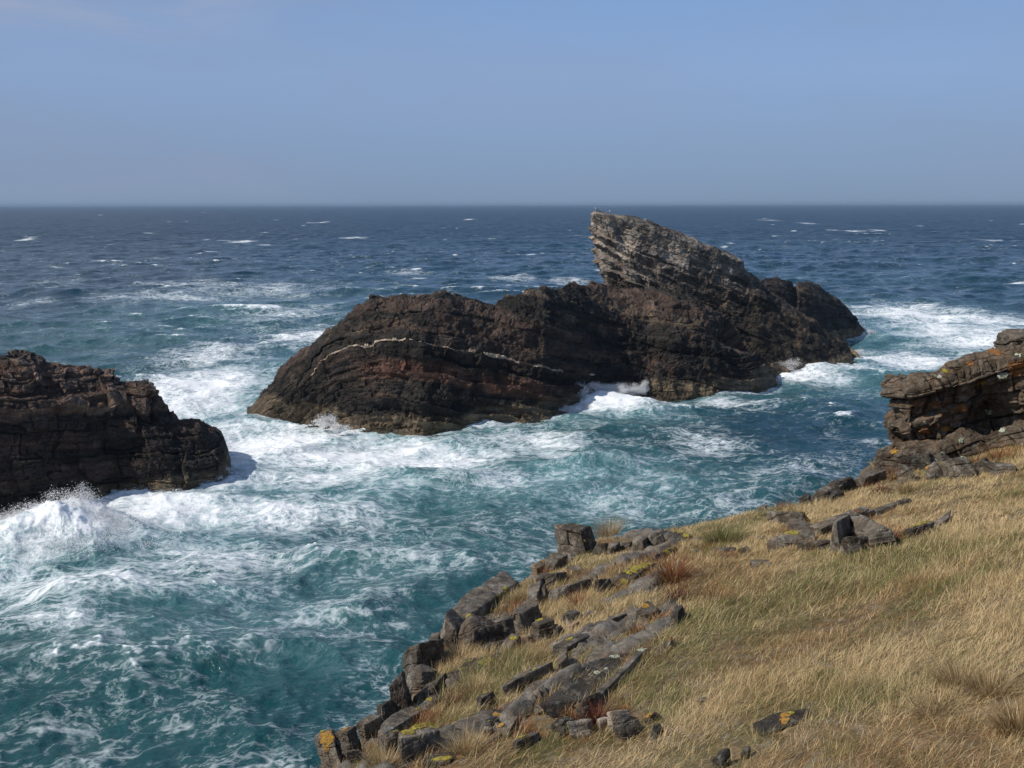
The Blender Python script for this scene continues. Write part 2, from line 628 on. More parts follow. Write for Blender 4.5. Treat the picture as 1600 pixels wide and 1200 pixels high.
st = strata_main(V)
col_i = np.tile(np.arange(sh[1]), sh[0])
tp = np.clip(np.minimum(col_i, sh[1] - 1 - col_i) / 45.0, 0.12, 1)
D = carve(V, NV, st, V[:, 0], 1.3, 0.78, 0.75, tp, 0.75, 0.8)
D = D - 0.6 * np.exp(-((st - 0.0) / 0.28) ** 2) * 0.25
D = D - np.where(fo, 2.4 * np.exp(-((vx - 1150) / 30) ** 2 - ((vy - 528 - 0.35 * (vx - 1150)) / 15) ** 2), 0)      # the dark cave under the ridge's right shoulder
Vd = V + NV * D[:, None]
Q = grid_quads(sh[0], sh[1])
cc = isle_colour(V, st, 1.3, 0.28)
# the rusty band under the vein, the rusty upper flank and the orange-brown nose of the photo
bandx = smooth(vp[0, 0] + 6, vp[0, 0] + 9, V[:, 0]) * smooth(vp[-1, 0] - 3, vp[-1, 0] - 9, V[:, 0])
band = smooth(-3.7, -3.2, st) * smooth(-1.5, -2.1, st) * bandx
f1 = fbm3(V, 0.8, 4, 0.6, 50)
cc = lerp3(cc, np.array([[0.135, 0.070, 0.048]]) * np.clip(1 + 0.7 * f1, 0.4, 1.8)[:, None], np.clip(band * (0.75 + 0.7 * f1), 0, 1))
up = smooth(0.9, 1.5, st) * smooth(4.0, 2.6, st) * smooth(-18, -12, V[:, 0])
cc = lerp3(cc, np.array([[0.098, 0.062, 0.043]]) * np.clip(1 + 0.8 * f1, 0.3, 1.8)[:, None], np.clip(up * (0.25 + 1.2 * f1), 0, 1) * 0.7)
dark = smooth(-0.1, -0.5, st) * smooth(-2.1, -1.6, st)
cc = cc * (1 - 0.35 * dark)[:, None]
ridge = mesh_np("front_ridge", to_parent(Vd, islet), Q, M_ISLE, islet, False, {"strata": st, "along": V[:, 0]}, cc)
# quartz vein
Nd = grid_normals(Vd.reshape(sh)).reshape(-1, 3)
vw = 0.095 + 0.10 * fbm3(V, 0.35, 3, 0.5, 77) + 0.07 * fbm3(V, 1.6, 3, 0.5, 78)
vw = vw * np.interp(V[:, 0], [vp[0, 0], vp[4, 0], vp[6, 0]], [0.45, 0.6, 1.0])
vw = vw + 0.08 * np.exp(-((V[:, 0] - vp[9, 0]) / 5) ** 2)
jq = np.floor(V[:, 0] / 2.3 + 0.4 * fbm3(V, 0.5, 2, 0.5, 3))
stq = V[:, 2] - np.interp(V[:, 0], ZX, ZZ) + 0.32 * fbm3(V, 0.4, 4, 0.55, 2.0) + 0.14 * (hash01(jq, jq * 0, 5) - 0.5)
inx = (V[:, 0] > vp[0, 0] - 0.3) & (V[:, 0] < vp[-1, 0])
fm = ((np.abs(stq) < vw) & fo & inx & (fbm3(V, 0.6, 3, 0.55, 90) > -0.42))[Q].all(axis=1)
patch("quartz_vein", to_parent(Vd, islet), Q, fm, Nd, 0.06, M_VEIN, ridge, None, 5)

# the leaning crag behind, built from level rings
RING = [  # photo y on the plane Y = 136 m, left px, right px, half depth, depth centre
    (330, 929, 932, 0.3, 135.0), (331.5, 926, 942, 0.8, 135.1), (334, 923, 958, 1.4, 135.2), (342, 921, 1012, 2.2, 135.8), (352, 922, 1040, 2.9, 136.2), (363, 923, 1068, 3.5, 136.6), (374, 925, 1096, 4.0, 137.0),
    (388, 930, 1128, 4.6, 137.6), (402, 935, 1152, 5.2, 138.2), (416, 939, 1163, 5.8, 138.6), (432, 944, 1180, 6.4, 139.2), (445, 946, 1194, 6.9, 139.6), (470, 946, 1228, 7.9, 140.2),
    (500, 944, 1272, 9.2, 140.8), (530, 940, 1312, 10.6, 141.4), (555, 935, 1340, 11.8, 141.8), (568, 930, 1350, 12.4, 142.0), (590, 925, 1356, 13.0, 142.0)]
R = np.array(RING, float)
nz, na = 330, 820
py = np.linspace(R[0, 0], R[-1, 0], nz)
Lp = interp_smooth(py, R[:, 0], R[:, 1])
Rp = interp_smooth(py, R[:, 0], R[:, 2])
Hd = np.interp(py, R[:, 0], R[:, 3])
Yc = np.interp(py, R[:, 0], R[:, 4])
u = np.linspace(0, 1, na, endpoint=False)
ang = 2 * np.pi * (u + 0.10 * np.sin(2 * np.pi * u + np.pi / 2) / (2 * np.pi))
P = np.zeros((nz, na, 3))
for i in range(nz):
    A, B = at_y(Lp[i], py[i], Yc[i]), at_y(Rp[i], py[i], Yc[i])
    cx, hx = (A[0] + B[0]) / 2, (B[0] - A[0]) / 2
    ca, sa = np.cos(ang), np.sin(ang)
    ex = 0.86
    P[i, :, 0] = cx + hx * np.sign(ca) * np.abs(ca) ** ex
    wedge = np.where(sa < 0, 1.0 + 0.25 * ca * -1, 1.0)
    P[i, :, 1] = Yc[i] + Hd[i] * np.sign(sa) * np.abs(sa) ** 0.9 * wedge
    P[i, :, 2] = A[2]
sh = P.shape
N = -grid_normals(P, True)
cen = P.mean(axis=1, keepdims=True)
if (N * (P - cen)).sum() < 0:
    N = -N
V = P.reshape(-1, 3)
NV = N.reshape(-1, 3)
st = V[:, 2] + 0.42 * V[:, 0] - 0.15 * V[:, 1]
al = V[:, 0] * 0.9 + V[:, 1] * 0.5 - 0.42 * V[:, 2]
row = np.repeat(np.arange(nz), na)
tp = np.clip(row / 24.0, 0.25, 1.0)
D = carve(V, NV, st, al, 2.7, 0.62, 0.9, tp, 0.85, 0.75) - 0.36 * tp
# steep flutes down the seaward left face
fl = fbm3(np.stack([V[:, 0] * 1.0 + 0.3 * V[:, 2], V[:, 1], V[:, 2] * 0.22], 1), 0.75, 4, 0.6, 31)
xq = (V[:, 0] - np.repeat(P[:, :, 0].min(axis=1), na)) / np.repeat(np.ptp(P[:, :, 0], axis=1), na)
D = D + tp * 0.9 * fl * smooth(7, 11, V[:, 2]) * smooth(0.5, 0.2, xq)
Vd = V + NV * D[:, None]
xr = (V[:, 0] - np.repeat(P[:, :, 0].min(axis=1), na)) / np.repeat(np.ptp(P[:, :, 0], axis=1), na)
g1 = fbm3(V, 0.35, 4, 0.6, 61)
grey = smooth(10.5, 14.5, V[:, 2] + 2.0 * g1) * (0.45 + 0.55 * smooth(0.95, 0.25, xr)) + 0.22 * smooth(8, 12, V[:, 2])
cc = isle_colour(V, st, 2.7, 0.12, np.clip(grey, 0, 1), base=(0.040, 0.033, 0.027))
Q = grid_quads(nz, na, True)
crag = mesh_np("leaning_crag", to_parent(Vd, islet), Q, M_ISLE, islet, False, {"strata": st, "along": al}, cc)
CRAG_V = Vd
tag(crag, "grey crag leaning out to the left over the islet")
FOOT2 = np.array([sea_pt(1215, 592)[:2], sea_pt(1235, 577)[:2], sea_pt(1265, 563)[:2], sea_pt(1300, 557)[:2], sea_pt(1346, 553)[:2]])
# ring cap
top = P[0].mean(axis=0)

# low dark skerry behind the right-hand end
SK = [(1140, 500, 560, 2), (1160, 470, 556, 4), (1180, 442, 552, 5), (1192, 434, 550, 6), (1215, 432, 548, 6), (1236, 441, 546, 6), (1243, 452, 545, 6), (1247, 443, 545, 6), (1258, 440, 544, 6), (1272, 442, 542, 6),
      (1284, 450, 540, 5.5), (1305, 462, 536, 5), (1322, 478, 532, 4), (1338, 497, 529, 3), (1348, 510, 527, 2), (1360, 519, 525, 1.2), (1366, 524, 525, .5)]
P, FOOT3 = loft_ridge(SK, 420, 150, 60)
sh = P.shape
V, NV = P.reshape(-1, 3), grid_normals(P).reshape(-1, 3)
st = V[:, 2] + 0.3 * V[:, 0]
ci = np.tile(np.arange(sh[1]), sh[0])
D = carve(V, NV, st, V[:, 0], 4.1, 0.42, 1.0, np.clip(np.minimum(ci, sh[1] - 1 - ci) / 30.0, 0.1, 1)) - 0.35
cc = isle_colour(V, st, 4.1, 0.1, base=(0.033, 0.029, 0.027), wet_z=1.8)
sk = mesh_np("skerry", V + NV * D[:, None], grid_quads(*sh[:2]), M_ISLE, None, False, {"strata": st, "along": V[:, 0]}, cc)
tag(sk, "low rounded black skerry behind the islet's right-hand end", "skerry")

# ------------------------------------------------------------------ the blocky headland at the left edge
LH = [(-230, 520, 880, 9), (-120, 532, 848, 9), (-40, 541, 828, 9), (0, 546, 820, 9), (16, 541, 817, 9), (40, 542, 813, 9), (72, 551, 806, 9), (76, 556, 805, 9), (110, 558, 797, 9), (118, 562, 795, 9), (150, 571, 789, 8.5), (178, 577, 783, 8.5),
      (181, 592, 782, 8.3), (205, 592, 779, 8.2), (212, 590, 778, 8), (232, 590, 776, 8), (240, 604, 775, 7.7), (262, 628, 772, 7.2), (272, 636, 770, 7), (276, 648, 769, 6.8), (312, 650, 762, 6.2), (318, 657, 760, 6), (330, 665, 756, 5.4), (343, 684, 751, 4.4), (350, 700, 747, 3.4), (357, 714, 742, 2.2), (361, 734, 739, 1.0)]
P, FOOT4 = loft_ridge(LH, 720, 300, 70, steep=0.86)
sh = P.shape
V, NV = P.reshape(-1, 3), grid_normals(P).reshape(-1, 3)
st = V[:, 2] + 0.10 * V[:, 0] + 0.05 * V[:, 1] + 0.7 * fbm3(V, 0.16, 4, 0.55, 5)
ci = np.tile(np.arange(sh[1]), sh[0])
al = V[:, 0] + 0.6 * V[:, 1]
tp = np.clip((sh[1] - 1 - ci) / 40.0, 0.15, 1)
al = al + 1.2 * fbm3(V, 0.35, 3, 0.5, 1)
v1, c1 = bricks(al, st, 1.9, 4.2, 401, 0.12)
v2, c2 = bricks(al + 0.3 * fbm3(V, 1.0, 3, 0.5, 2), st + 0.2 * fbm3(V, 0.7, 3, 0.5, 7), 0.7, 1.5, 402, 0.07)
v3, c3 = bricks(al, st + 0.1 * fbm3(V, 1.5, 2, 0.5, 9), 0.26, 0.6, 403, 0.04)
br = smooth(-0.3, 0.3, fbm3(V, 0.25, 3, 0.5, 19))
D = 0.9 * fbm3(V, 0.13, 3, 0.5, 6) + 0.55 * v1 + 0.26 * v2 + 0.09 * v3 - 0.20 * c1 * br - 0.12 * c2 * br - 0.03 * c3 + 0.22 * fbm3(V, 0.9, 4, 0.6, 8) + 0.1 * fbm3(V, 2.5, 3, 0.6, 9)
# overhanging lip of the upper ledge
D = D + 0.5 * smooth(6.6, 7.0, st) * smooth(8.2, 7.8, st)
cc = isle_colour(V, st, 6.2, 0.5, base=(0.036, 0.027, 0.021), wet_z=1.2)
hi = smooth(5.6, 7.6, V[:, 2]) * smooth(-0.25, 0.35, fbm3(V, 0.6, 4, 0.6, 15) + 0.5 * v2)  # upper ledges: brightness of their sunlit tops put into the stone colour
cc = lerp3(cc, np.array([[0.165, 0.118, 0.09]]) * np.clip(1 + 0.9 * v2, 0.3, 1.8)[:, None], hi * 0.6)
hl = mesh_np("headland", V + NV * (D * tp)[:, None], grid_quads(*sh[:2]), M_ISLE, None, False, {"strata": st, "along": al}, cc)
tag(hl, "blocky brown headland with bedded ledges at the left edge, waves breaking at its foot", "headland")

SM = [(-60, 868, 884, .8), (-20, 864, 884, 1.2), (0, 866, 882, 1.2), (10, 871, 881, .9), (22, 876, 881, .6), (34, 880, 881, .3)]
P, FOOT5 = loft_ridge(SM, 120, 50, 30)
sh = P.shape
V, NV = P.reshape(-1, 3), grid_normals(P).reshape(-1, 3)
D = carve(V, NV, V[:, 2], V[:, 0], 7.4, 0.25, 0.8)
s5 = mesh_np("wave_washed_rock", V + NV * D[:, None], grid_quads(*sh[:2]), M_ISLE, None, False, {"strata": V[:, 2], "along": V[:, 0]}, isle_colour(V, V[:, 2], 7, 0.2, wet_z=0.2))
tag(s5, "small brown rock awash below the big breaking wave at the left edge", "rock")
FEET = [FOOT1[::6], FOOT2, FOOT3[::6], FOOT4[::6], FOOT5[::6]]

# ------------------------------------------------------------------ the sea
def ocean_tile(Nn, L, lmin, lmax, wind, rms, seed, spread=2.0, chop=1.0):
    r = np.random.RandomState(seed)
    k1 = 2 * np.pi * np.fft.fftfreq(Nn, L / Nn)
    kx, ky = np.meshgrid(k1, k1, indexing='ij')
    k = np.sqrt(kx ** 2 + ky ** 2)
    k[0, 0] = 1e-6
    lam = 2 * np.pi / k
    win = smooth(lmin * 0.8, lmin * 1.3, lam) * (1 - smooth(lmax * 0.8, lmax * 1.3, lam))
    cosw = (kx * math.cos(wind) + ky * math.sin(wind)) / k
    S = win * k ** -3.6 * (np.abs(cosw) ** spread + 0.06)
    H = np.sqrt(S) * (r.normal(size=k.shape) + 1j * r.normal(size=k.shape))
    H[0, 0] = 0
    h = np.fft.ifft2(H).real
    f = rms / h.std()
    dx = np.fft.ifft2(-1j * kx / k * H).real * f * chop
    dy = np.fft.ifft2(-1j * ky / k * H).real * f * chop
    jac = -(np.fft.ifft2(-(kx ** 2) / k * H).real + np.fft.ifft2(-(ky ** 2) / k * H).real) * f * chop
    return h * f, -dx, -dy, jac, L


def tile_sample(tile, x, y, rot):
    h, dx, dy, jc, L = tile
    Nn = h.shape[0]
    c, s = math.cos(rot), math.sin(rot)
    u = ((x * c + y * s) / L * Nn)
    v = ((-x * s + y * c) / L * Nn)
    ui, vi = np.floor(u), np.floor(v)
    fu, fv = u - ui, v - vi
    ui = ui.astype(np.int64) % Nn
    vi = vi.astype(np.int64) % Nn
    u1, v1 = (ui + 1) % Nn, (vi + 1) % Nn

    def bl(a):
        return (a[ui, vi] * (1 - fu) + a[u1, vi] * fu) * (1 - fv) + (a[ui, v1] * (1 - fu) + a[u1, v1] * fu) * fv
    a, b = bl(dx), bl(dy)
    return bl(h), a * c - b * s, a * s + b * c, bl(jc)


WIND = math.radians(-112)      # waves run towards the shore
TA = ocean_tile(512, 420.0, 14, 80, WIND, 0.42, 1, 2.0, 1.1)
TB = ocean_tile(512, 97.0, 3.0, 16, WIND + 0.25, 0.24, 2, 1.5, 1.2)
TC = ocean_tile(512, 23.0, 0.5, 3.6, WIND - 0.2, 0.050, 3, 1.0, 1.1)

rr = [27.0]
while rr[-1] < 26000:
    r_ = rr[-1]
    rr.append(r_ + (max(0.11, 0.0026 * r_) if r_ < 220 else (0.0042 * r_ if r_ < 900 else 0.012 * r_)))
rr = np.array(rr)
th = np.radians(np.linspace(-41, 41, 1120))
RR, TH = np.meshgrid(rr, th, indexing='ij')
X = (RR * np.sin(TH)).ravel()
Y = (RR * np.cos(TH)).ravel()
R1 = RR.ravel()
hA, xA, yA, jA = tile_sample(TA, X, Y, 0.1)
hB, xB, yB, jB = tile_sample(TB, X, Y, 0.35)
near = R1 < 400
hC = np.zeros_like(hA); xC = hC.copy(); yC = hC.copy(); jC = hC.copy()
a_, b_, c_, d_ = tile_sample(TC, X[near], Y[near], -0.2)
hC[near], xC[near], yC[near], jC[near] = a_, b_, c_, d_
fB = 1 - smooth(350, 1200, R1)
fA = 1 - 0.3 * smooth(3000, 9000, R1)
fC = 1 - smooth(120, 330, R1)
shore = np.ones_like(X)
Zs = fA * hA + fB * hB + fC * hC
DX = fA * xA + fB * xB + fC * xC
DY = fA * yA + fB * yB + fC * yC
J = fA * jA + fB * jB + 0.5 * fC * jC


def seg_dist(X, Y, poly):
    d = np.full(X.shape, 1e9)
    for (a, b) in zip(poly[:-1], poly[1:]):
        e = b - a
        L2 = (e ** 2).sum() + 1e-9
        t = np.clip(((X - a[0]) * e[0] + (Y - a[1]) * e[1]) / L2, 0, 1)
        d = np.minimum(d, (X - a[0] - t * e[0]) ** 2 + (Y - a[1] - t * e[1]) ** 2)
    return np.sqrt(d)


zone = (R1 > 50) & (R1 < 230)
dist = np.full(X.shape, 99.0)
for F in FEET:
    dist[zone] = np.minimum(dist[zone], seg_dist(X[zone], Y[zone], F[::max(1, len(F) // 45)]))


def blobs(lst):
    out = np.zeros_like(X)
    for (px, py, rx, ry, wgt) in lst:
        c = sea_pt(px, py)
        dd = math.hypot(c[0], c[1])
        mx, my = rx * dd / FPX, ry * dd * dd / (H_EYE * FPX)
        out = np.maximum(out, wgt * np.exp(-(((X - c[0]) / mx) ** 2 + ((Y - c[1]) / my) ** 2)))
    return out


FOAM = [(310, 610, 120, 44, .86), (400, 685, 190, 46, .88), (560, 705, 200, 38, .86), (460, 740, 200, 26, .72), (330, 555, 100, 28, .62), (490, 520, 90, 22, .74), (450, 490, 110, 20, .45), (400, 450, 170, 14, .46), (260, 462, 150, 12, .46),
        (300, 440, 110, 8, .45), (680, 712, 160, 28, .76), (820, 690, 130, 24, .64), (760, 745, 140, 24, .56), (960, 700, 140, 14, .5), (860, 720, 60, 12, .55), (955, 630, 95, 22, 1.05), (1060, 632, 90, 12, .62), (1250, 580, 70, 16, .85), (1130, 625, 100, 10, .6),
        (1430, 490, 120, 16, .74), (1520, 528, 130, 30, .70), (1420, 560, 120, 18, .74), (1330, 575, 60, 10, .6), (1560, 500, 90, 18, .65), (90, 845, 170, 46, .98), (250, 790, 160, 40, .80), (330, 755, 110, 24, .70), (120, 920, 230, 36, .70),
        (310, 880, 230, 46, .62), (470, 800, 220, 45, .58), (90, 975, 220, 34, .55), (600, 860, 260, 55, .42), (950, 760, 240, 40, .38), (1100, 700, 160, 34, .40), (640, 425, 50, 6, .5), (800, 436, 50, 6, .55), (890, 440, 50, 7, .5),
        (380, 377, 24, 1.6, .74), (340, 375, 26, 1.3, .7), (550, 371, 22, 2.2, .74), (503, 347, 12, 1.2, .74), (733, 343, 9, 1.0, .74), (36, 373, 14, 1.1, .74), (230, 363, 14, 1.0, .7), (1320, 362, 16, 2, .75), (1352, 362, 9, 1.6, .8), (1375, 361, 6, 1.5, .8), (1570, 377, 20, 1.6, .75),
        (420, 381, 26, 1.4, .5), (1200, 345, 20, 1.2, .5), (1260, 350, 14, 1.0, .6), (100, 440, 60, 7, .35), (40, 470, 60, 9, .3)]
cov = np.maximum(blobs(FOAM), 0.30 * (1 - smooth(70, 190, R1)))
cov = np.maximum(cov, 0.15)
cov = cov * (1 - 0.55 * smooth(150, 35, 0) * 0)
foam_thin = blobs([(150, 1130, 420, 90, .16), (400, 1080, 260, 60, .10), (1250, 660, 120, 20, .12)])  # lowers foam cover on the near water and the right-hand basin
cov = np.where(cov < 0.45, cov - 0.5 * foam_thin, cov)
ring = np.exp(-(dist / 2.0) ** 2)
fr = fbm2(X, Y, 0.12, 3, 0.5, 5)
cov = np.maximum(cov, ring * (0.62 + 0.6 * fr))
# crests that break
crest = smooth(0.32, 0.78, J + 0.22 * (hA + hB)) * smooth(-0.05, 0.35, fbm2(X, Y, 0.02, 3, 0.5, 9) + 0.25 * (R1 < 250))
wr = np.random.RandomState(77)
farv = np.where(R1 > 240)[0]
fx_, fy_ = X[farv], Y[farv]
fcv = np.zeros(len(farv))
for _ in range(100):
    ry0 = 260 * (10 ** wr.uniform(0, 1.05))
    tx0 = wr.uniform(-0.6, 0.6) * ry0
    a_w, b_w = wr.uniform(1.5, 5.0) * (ry0 / 400) ** 0.5, wr.uniform(1.2, 3.0) * (ry0 / 400) ** 0.9
    m_ = (np.abs(fx_ - tx0) < 3 * a_w) & (np.abs(fy_ - ry0) < 3 * b_w)
    fcv[m_] = np.maximum(fcv[m_], wr.uniform(.55, .95) * np.exp(-((fx_[m_] - tx0) / a_w) ** 2 - ((fy_[m_] - ry0 - 0.3 * (fx_[m_] - tx0)) / b_w) ** 2))
cov[farv] = np.maximum(cov[farv], fcv)
cov = np.maximum(cov, 0.68 * crest * (1 - 0.35 * smooth(300, 1200, R1)))
MILK = [(380, 690, 230, 60, 1.0), (560, 760, 260, 60, .8), (1480, 520, 180, 40, .8), (200, 830, 320, 70, 1), (420, 610, 190, 80, .9), (640, 715, 260, 50, 1.0), (880, 750, 240, 50, .95), (300, 950, 330, 70, .55), (1420, 585, 160, 30, .75), (1450, 500, 160, 24, .7), (330, 490, 260, 50, .45), (600, 850, 300, 60, .5), (960, 640, 120, 30, .7), (480, 1040, 160, 40, .35), (540, 880, 240, 60, .45)]
milk = np.clip(blobs(MILK) + 0.45 * np.exp(-(dist / 7.0) ** 2) + 0.2 * crest, 0, 1)
deep = smooth(55, 260, R1 + 18 * fbm2(X, Y, 0.03, 3, 0.5, 12)) * 0.75 + 0.25 * smooth(200, 900, R1)
deep = deep + 0.22 * fbm2(X * 0.35, Y, 0.012, 4, 0.55, 15) * smooth(100, 300, R1)
deep = np.clip(deep + blobs([(1260, 680, 280, 80, .55), (1150, 600, 200, 20, .3)]), 0, 1)
# a swell heaped against the foot of the headland
for (px, py, rx, ry, hh) in [(112, 850, 110, 26, 1.35), (40, 858, 90, 24, 1.1), (190, 838, 70, 20, .7), (120, 832, 60, 12, .8), (820, 722, 90, 9, 0.8), (930, 728, 90, 7, 0.9), (700, 745, 120, 10, .5), (955, 628, 62, 12, 1.3), (1250, 572, 40, 8, .9), (600, 870, 200, 12, .5), (120, 935, 110, 10, .8)]:
    c = sea_pt(px, py)
    dd = math.hypot(c[0], c[1])
    mx, my = rx * dd / FPX, ry * dd * dd / (H_EYE * FPX)
    Zs = Zs + hh * np.exp(-(((X - c[0]) / mx) ** 2 + ((Y - c[1]) / my) ** 2))
burst = blobs([(105, 850, 130, 34, 1.0), (30, 860, 80, 28, .8), (960, 622, 60, 12, .5), (1250, 574, 45, 9, .5)])
P3 = np.stack([X, Y, Zs], 1)
b_ = burst > 0.03
Zs[b_] += burst[b_] * (0.75 * fbm3(P3[b_], 0.5, 5, 0.6, 3) + 0.22 * fbm3(P3[b_], 1.6, 4, 0.65, 4))
SV = np.stack([X + DX, Y + DY, Zs], 1)
SQ = grid_quads(len(rr), len(th))


def sea_material():
    m, g = new_mat("sea_water")
    p = g.pos()
    sp = g.n('ShaderNodeSeparateXYZ')
    g.put(sp.inputs[0], p)
    q = g.n('ShaderNodeCombineXYZ')
    g.put(q.inputs[0], g.math('MULTIPLY', sp.outputs[0], 0.85))
    g.put(q.inputs[1], sp.outputs[1])
    q = q.outputs[0]
    cov, milk, deep = g.attr('foam'), g.attr('milk'), g.attr('deep')
    # swirling, stretched domain
    w1 = g.vmath('SCALE', g.vmath('SUBTRACT', g.noise(q, 0.07, 3.0, 0.55, out='Color'), (0.5, 0.5, 0.5)), None, 6.0)
    w2 = g.vmath('SCALE', g.vmath('SUBTRACT', g.noise(q, 0.55, 3.0, 0.55, out='Color'), (0.5, 0.5, 0.5)), None, 0.8)
    qw = g.vmath('ADD', g.vmath('ADD', q, w1), w2)
    fil1 = g.math('ABSOLUTE', g.math('SUBTRACT', g.noise(qw, 0.30, 4.0, 0.6), 0.5))
    fil2 = g.math('ABSOLUTE', g.math('SUBTRACT', g.noise(g.vmath('ADD', qw, (31.0, 7.0, 0.0)), 0.75, 4.0, 0.62), 0.5))
    fil3 = g.math('ABSOLUTE', g.math('SUBTRACT', g.noise(g.vmath('ADD', qw, (3.0, 57.0, 0.0)), 2.0, 3.0, 0.6), 0.5))
    l1 = g.mapr(fil1, 0.0, 0.075, 1.0, 0.0)
    l2 = g.mapr(fil2, 0.0, 0.085, 1.0, 0.0)
    l3 = g.mapr(fil3, 0.0, 0.10, 1.0, 0.0)
    st_ = g.n('ShaderNodeMapping')
    g.put(st_.inputs[0], qw)
    st_.inputs['Rotation'].default_value = (0, 0, math.radians(-14))
    st_.inputs['Scale'].default_value = (0.22, 1.0, 1.0)
    fil4 = g.math('ABSOLUTE', g.math('SUBTRACT', g.noise(st_.outputs[0], 0.75, 5.0, 0.62), 0.5))
    l4 = g.mapr(fil4, 0.0, 0.07, 1.0, 0.0)
    gate4 = g.mapr(g.noise(q, 0.045, 2.0, 0.5), 0.42, 0.58)
    l1 = g.mix(gate4, l1, l4)
    lace = g.math('MAXIMUM', l1, g.math('MAXIMUM', g.math('MULTIPLY', l2, 0.9), g.math('MULTIPLY', l3, 0.62)))
    m1 = g.noise(qw, 0.16, 5.0, 0.62)
    m2 = g.noise(qw, 1.4, 5.0, 0.65)
    patch_ = g.math('ADD', g.math('MULTIPLY', m1, 0.75), g.math('MULTIPLY', m2, 0.45))      # about 0.6 mean
    f = g.math('ADD', g.math('MULTIPLY', lace, 0.34), patch_)
    thr = g.math('MULTIPLY_ADD', cov, -0.78, 1.09)
    dens = g.math('SUBTRACT', f, thr)
    foam = g.mapr(dens, -0.06, 0.32, 0.0, 1.0)
    foam = g.math('POWER', foam, 1.15)
    veil = g.math('MULTIPLY', g.mapr(dens, -0.22, 0.12), g.math('MULTIPLY_ADD', milk, 0.42, 0.08))
    # water body
    body = g.mix(deep, (0.006, 0.056, 0.062), (0.005, 0.026, 0.056))
    body = g.mix(g.math('MULTIPLY', milk, g.mapr(m1, 0.3, 0.7, 0.25, 0.8)), body, (0.12, 0.29, 0.31))
    body = g.mix(veil, body, (0.42, 0.55, 0.58))
    rip = g.math('ADD', g.noise(qw, 1.6, 5.0, 0.62), g.math('MULTIPLY', g.noise(q, 6.0, 4.0, 0.6), 0.35))
    big = g.noise(q, 0.35, 4.0, 0.55)
    h = g.math('ADD', g.math('MULTIPLY', rip, 0.5), g.math('MULTIPLY', big, 0.7))
    swell = g.noise(q, 0.035, 5.0, 0.6)
    nb = g.bump(swell, g.math('MULTIPLY', g.attr('far'), 0.9), 9.0)
    nb = g.bump(h, 0.8, 0.32, nb)
    water = g.principled(Base_Color=body, Roughness=g.mapr(g.attr('far'), 0.0, 1.0, 0.10, 0.42), IOR=1.333, Normal=nb)
    fh = g.bump(g.math('ADD', g.math('MULTIPLY', foam, 0.5), g.math('MULTIPLY', m2, 0.6)), 0.55, 0.22)
    white = g.principled(Base_Color=g.mix(foam, (0.66, 0.74, 0.78), (0.86, 0.88, 0.89)), Roughness=0.8, Normal=fh)
    mx = g.n('ShaderNodeMixShader')
    g.put(mx.inputs[0], foam)
    g.t.links.new(water, mx.inputs[1])
    g.t.links.new(white, mx.inputs[2])
    g.out(mx.outputs[0])
    return m


M_SEA = sea_material()
sea = mesh_np("sea", SV, SQ, M_SEA, None, True, {'foam': np.clip(cov, 0, 1.1), 'milk': milk, 'deep': deep, 'far': smooth(90, 900, R1)})
tag(sea, kind="structure")

# ------------------------------------------------------------------ the grassy cliff top the camera looks down on
G0, GA, GB = H_EYE - 3.0, 0.22, -0.20


def plane_pt(px, py):
    d = ray(px, py)
    t = (G0 - H_EYE) / (d[2] - GA * d[0] - GB * d[1])
    return d * t + np.array([0, 0, H_EYE])


EDGE_PX = [(330, 1420), (400, 1310), (470, 1232), (500, 1203), (560, 1166), (606, 1128), (640, 1086), (690, 1022), (740, 962), (822, 908), (880, 862), (930, 838), (1050, 824), (1150, 808), (1210, 796), (1265, 789), (1330, 764), (1395, 742)]
EDGE = np.array([plane_pt(*p)[:2] for p in EDGE_PX])
e_end = EDGE[-1]
EDGE = np.concatenate([EDGE, [e_end + (0.5, 2.2), e_end + (3.0, 4.6), e_end + (9.0, 7.5), e_end + (26.0, 13.0)]])
EDGE = np.concatenate([[EDGE[0] + (-3.0, -9.0)], EDGE])


def edge_sd(x, y):
    """Signed distance to the cliff edge, positive towards the sea."""
    d = np.full(x.shape, 1e9)
    sg = np.ones(x.shape)
    for a, b in zip(EDGE[:-1], EDGE[1:]):
        e = b - a
        t = np.clip(((x - a[0]) * e[0] + (y - a[1]) * e[1]) / (e @ e), 0, 1)
        dx, dy = x - a[0] - t * e[0], y - a[1] - t * e[1]
        dd = dx * dx + dy * dy
        cr = e[0] * (y - a[1]) - e[1] * (x - a[0])
        up = dd < d
        sg = np.where(up, np.where(cr > 0, 1.0, -1.0), sg)
        d = np.minimum(d, dd)
    return np.sqrt(d) * sg


q0, q1 = plane_pt(880, 1110)[:2], plane_pt(1045, 1005)[:2]
BED = (q1 - q0) / np.linalg.norm(q1 - q0)          # the way the slabs run along the ground
BEDN = np.array([-BED[1], BED[0]])
ZONE_PX = [(470, 1232), (560, 1166), (640, 1086), (740, 962), (880, 862), (960, 838), (1010, 832), (1095, 850), (1075, 880), (1040, 925), (1075, 965), (1050, 1015), (1000, 1075), (1005, 1140), (900, 1160), (800, 1180), (700, 1215), (560, 1260)]
ZONE = np.array([plane_pt(*p)[:2] for p in ZONE_PX])


def in_poly(x, y, poly):
    ins = np.zeros(x.shape, bool)
    n = len(poly)
    for i in range(n):
        (x1, y1), (x2, y2) = poly[i], poly[(i + 1) % n]
        c = ((y1 > y) != (y2 > y)) & (x < (x2 - x1) * (y - y1) / (y2 - y1 + 1e-12) + x1)
        ins ^= c
    return ins


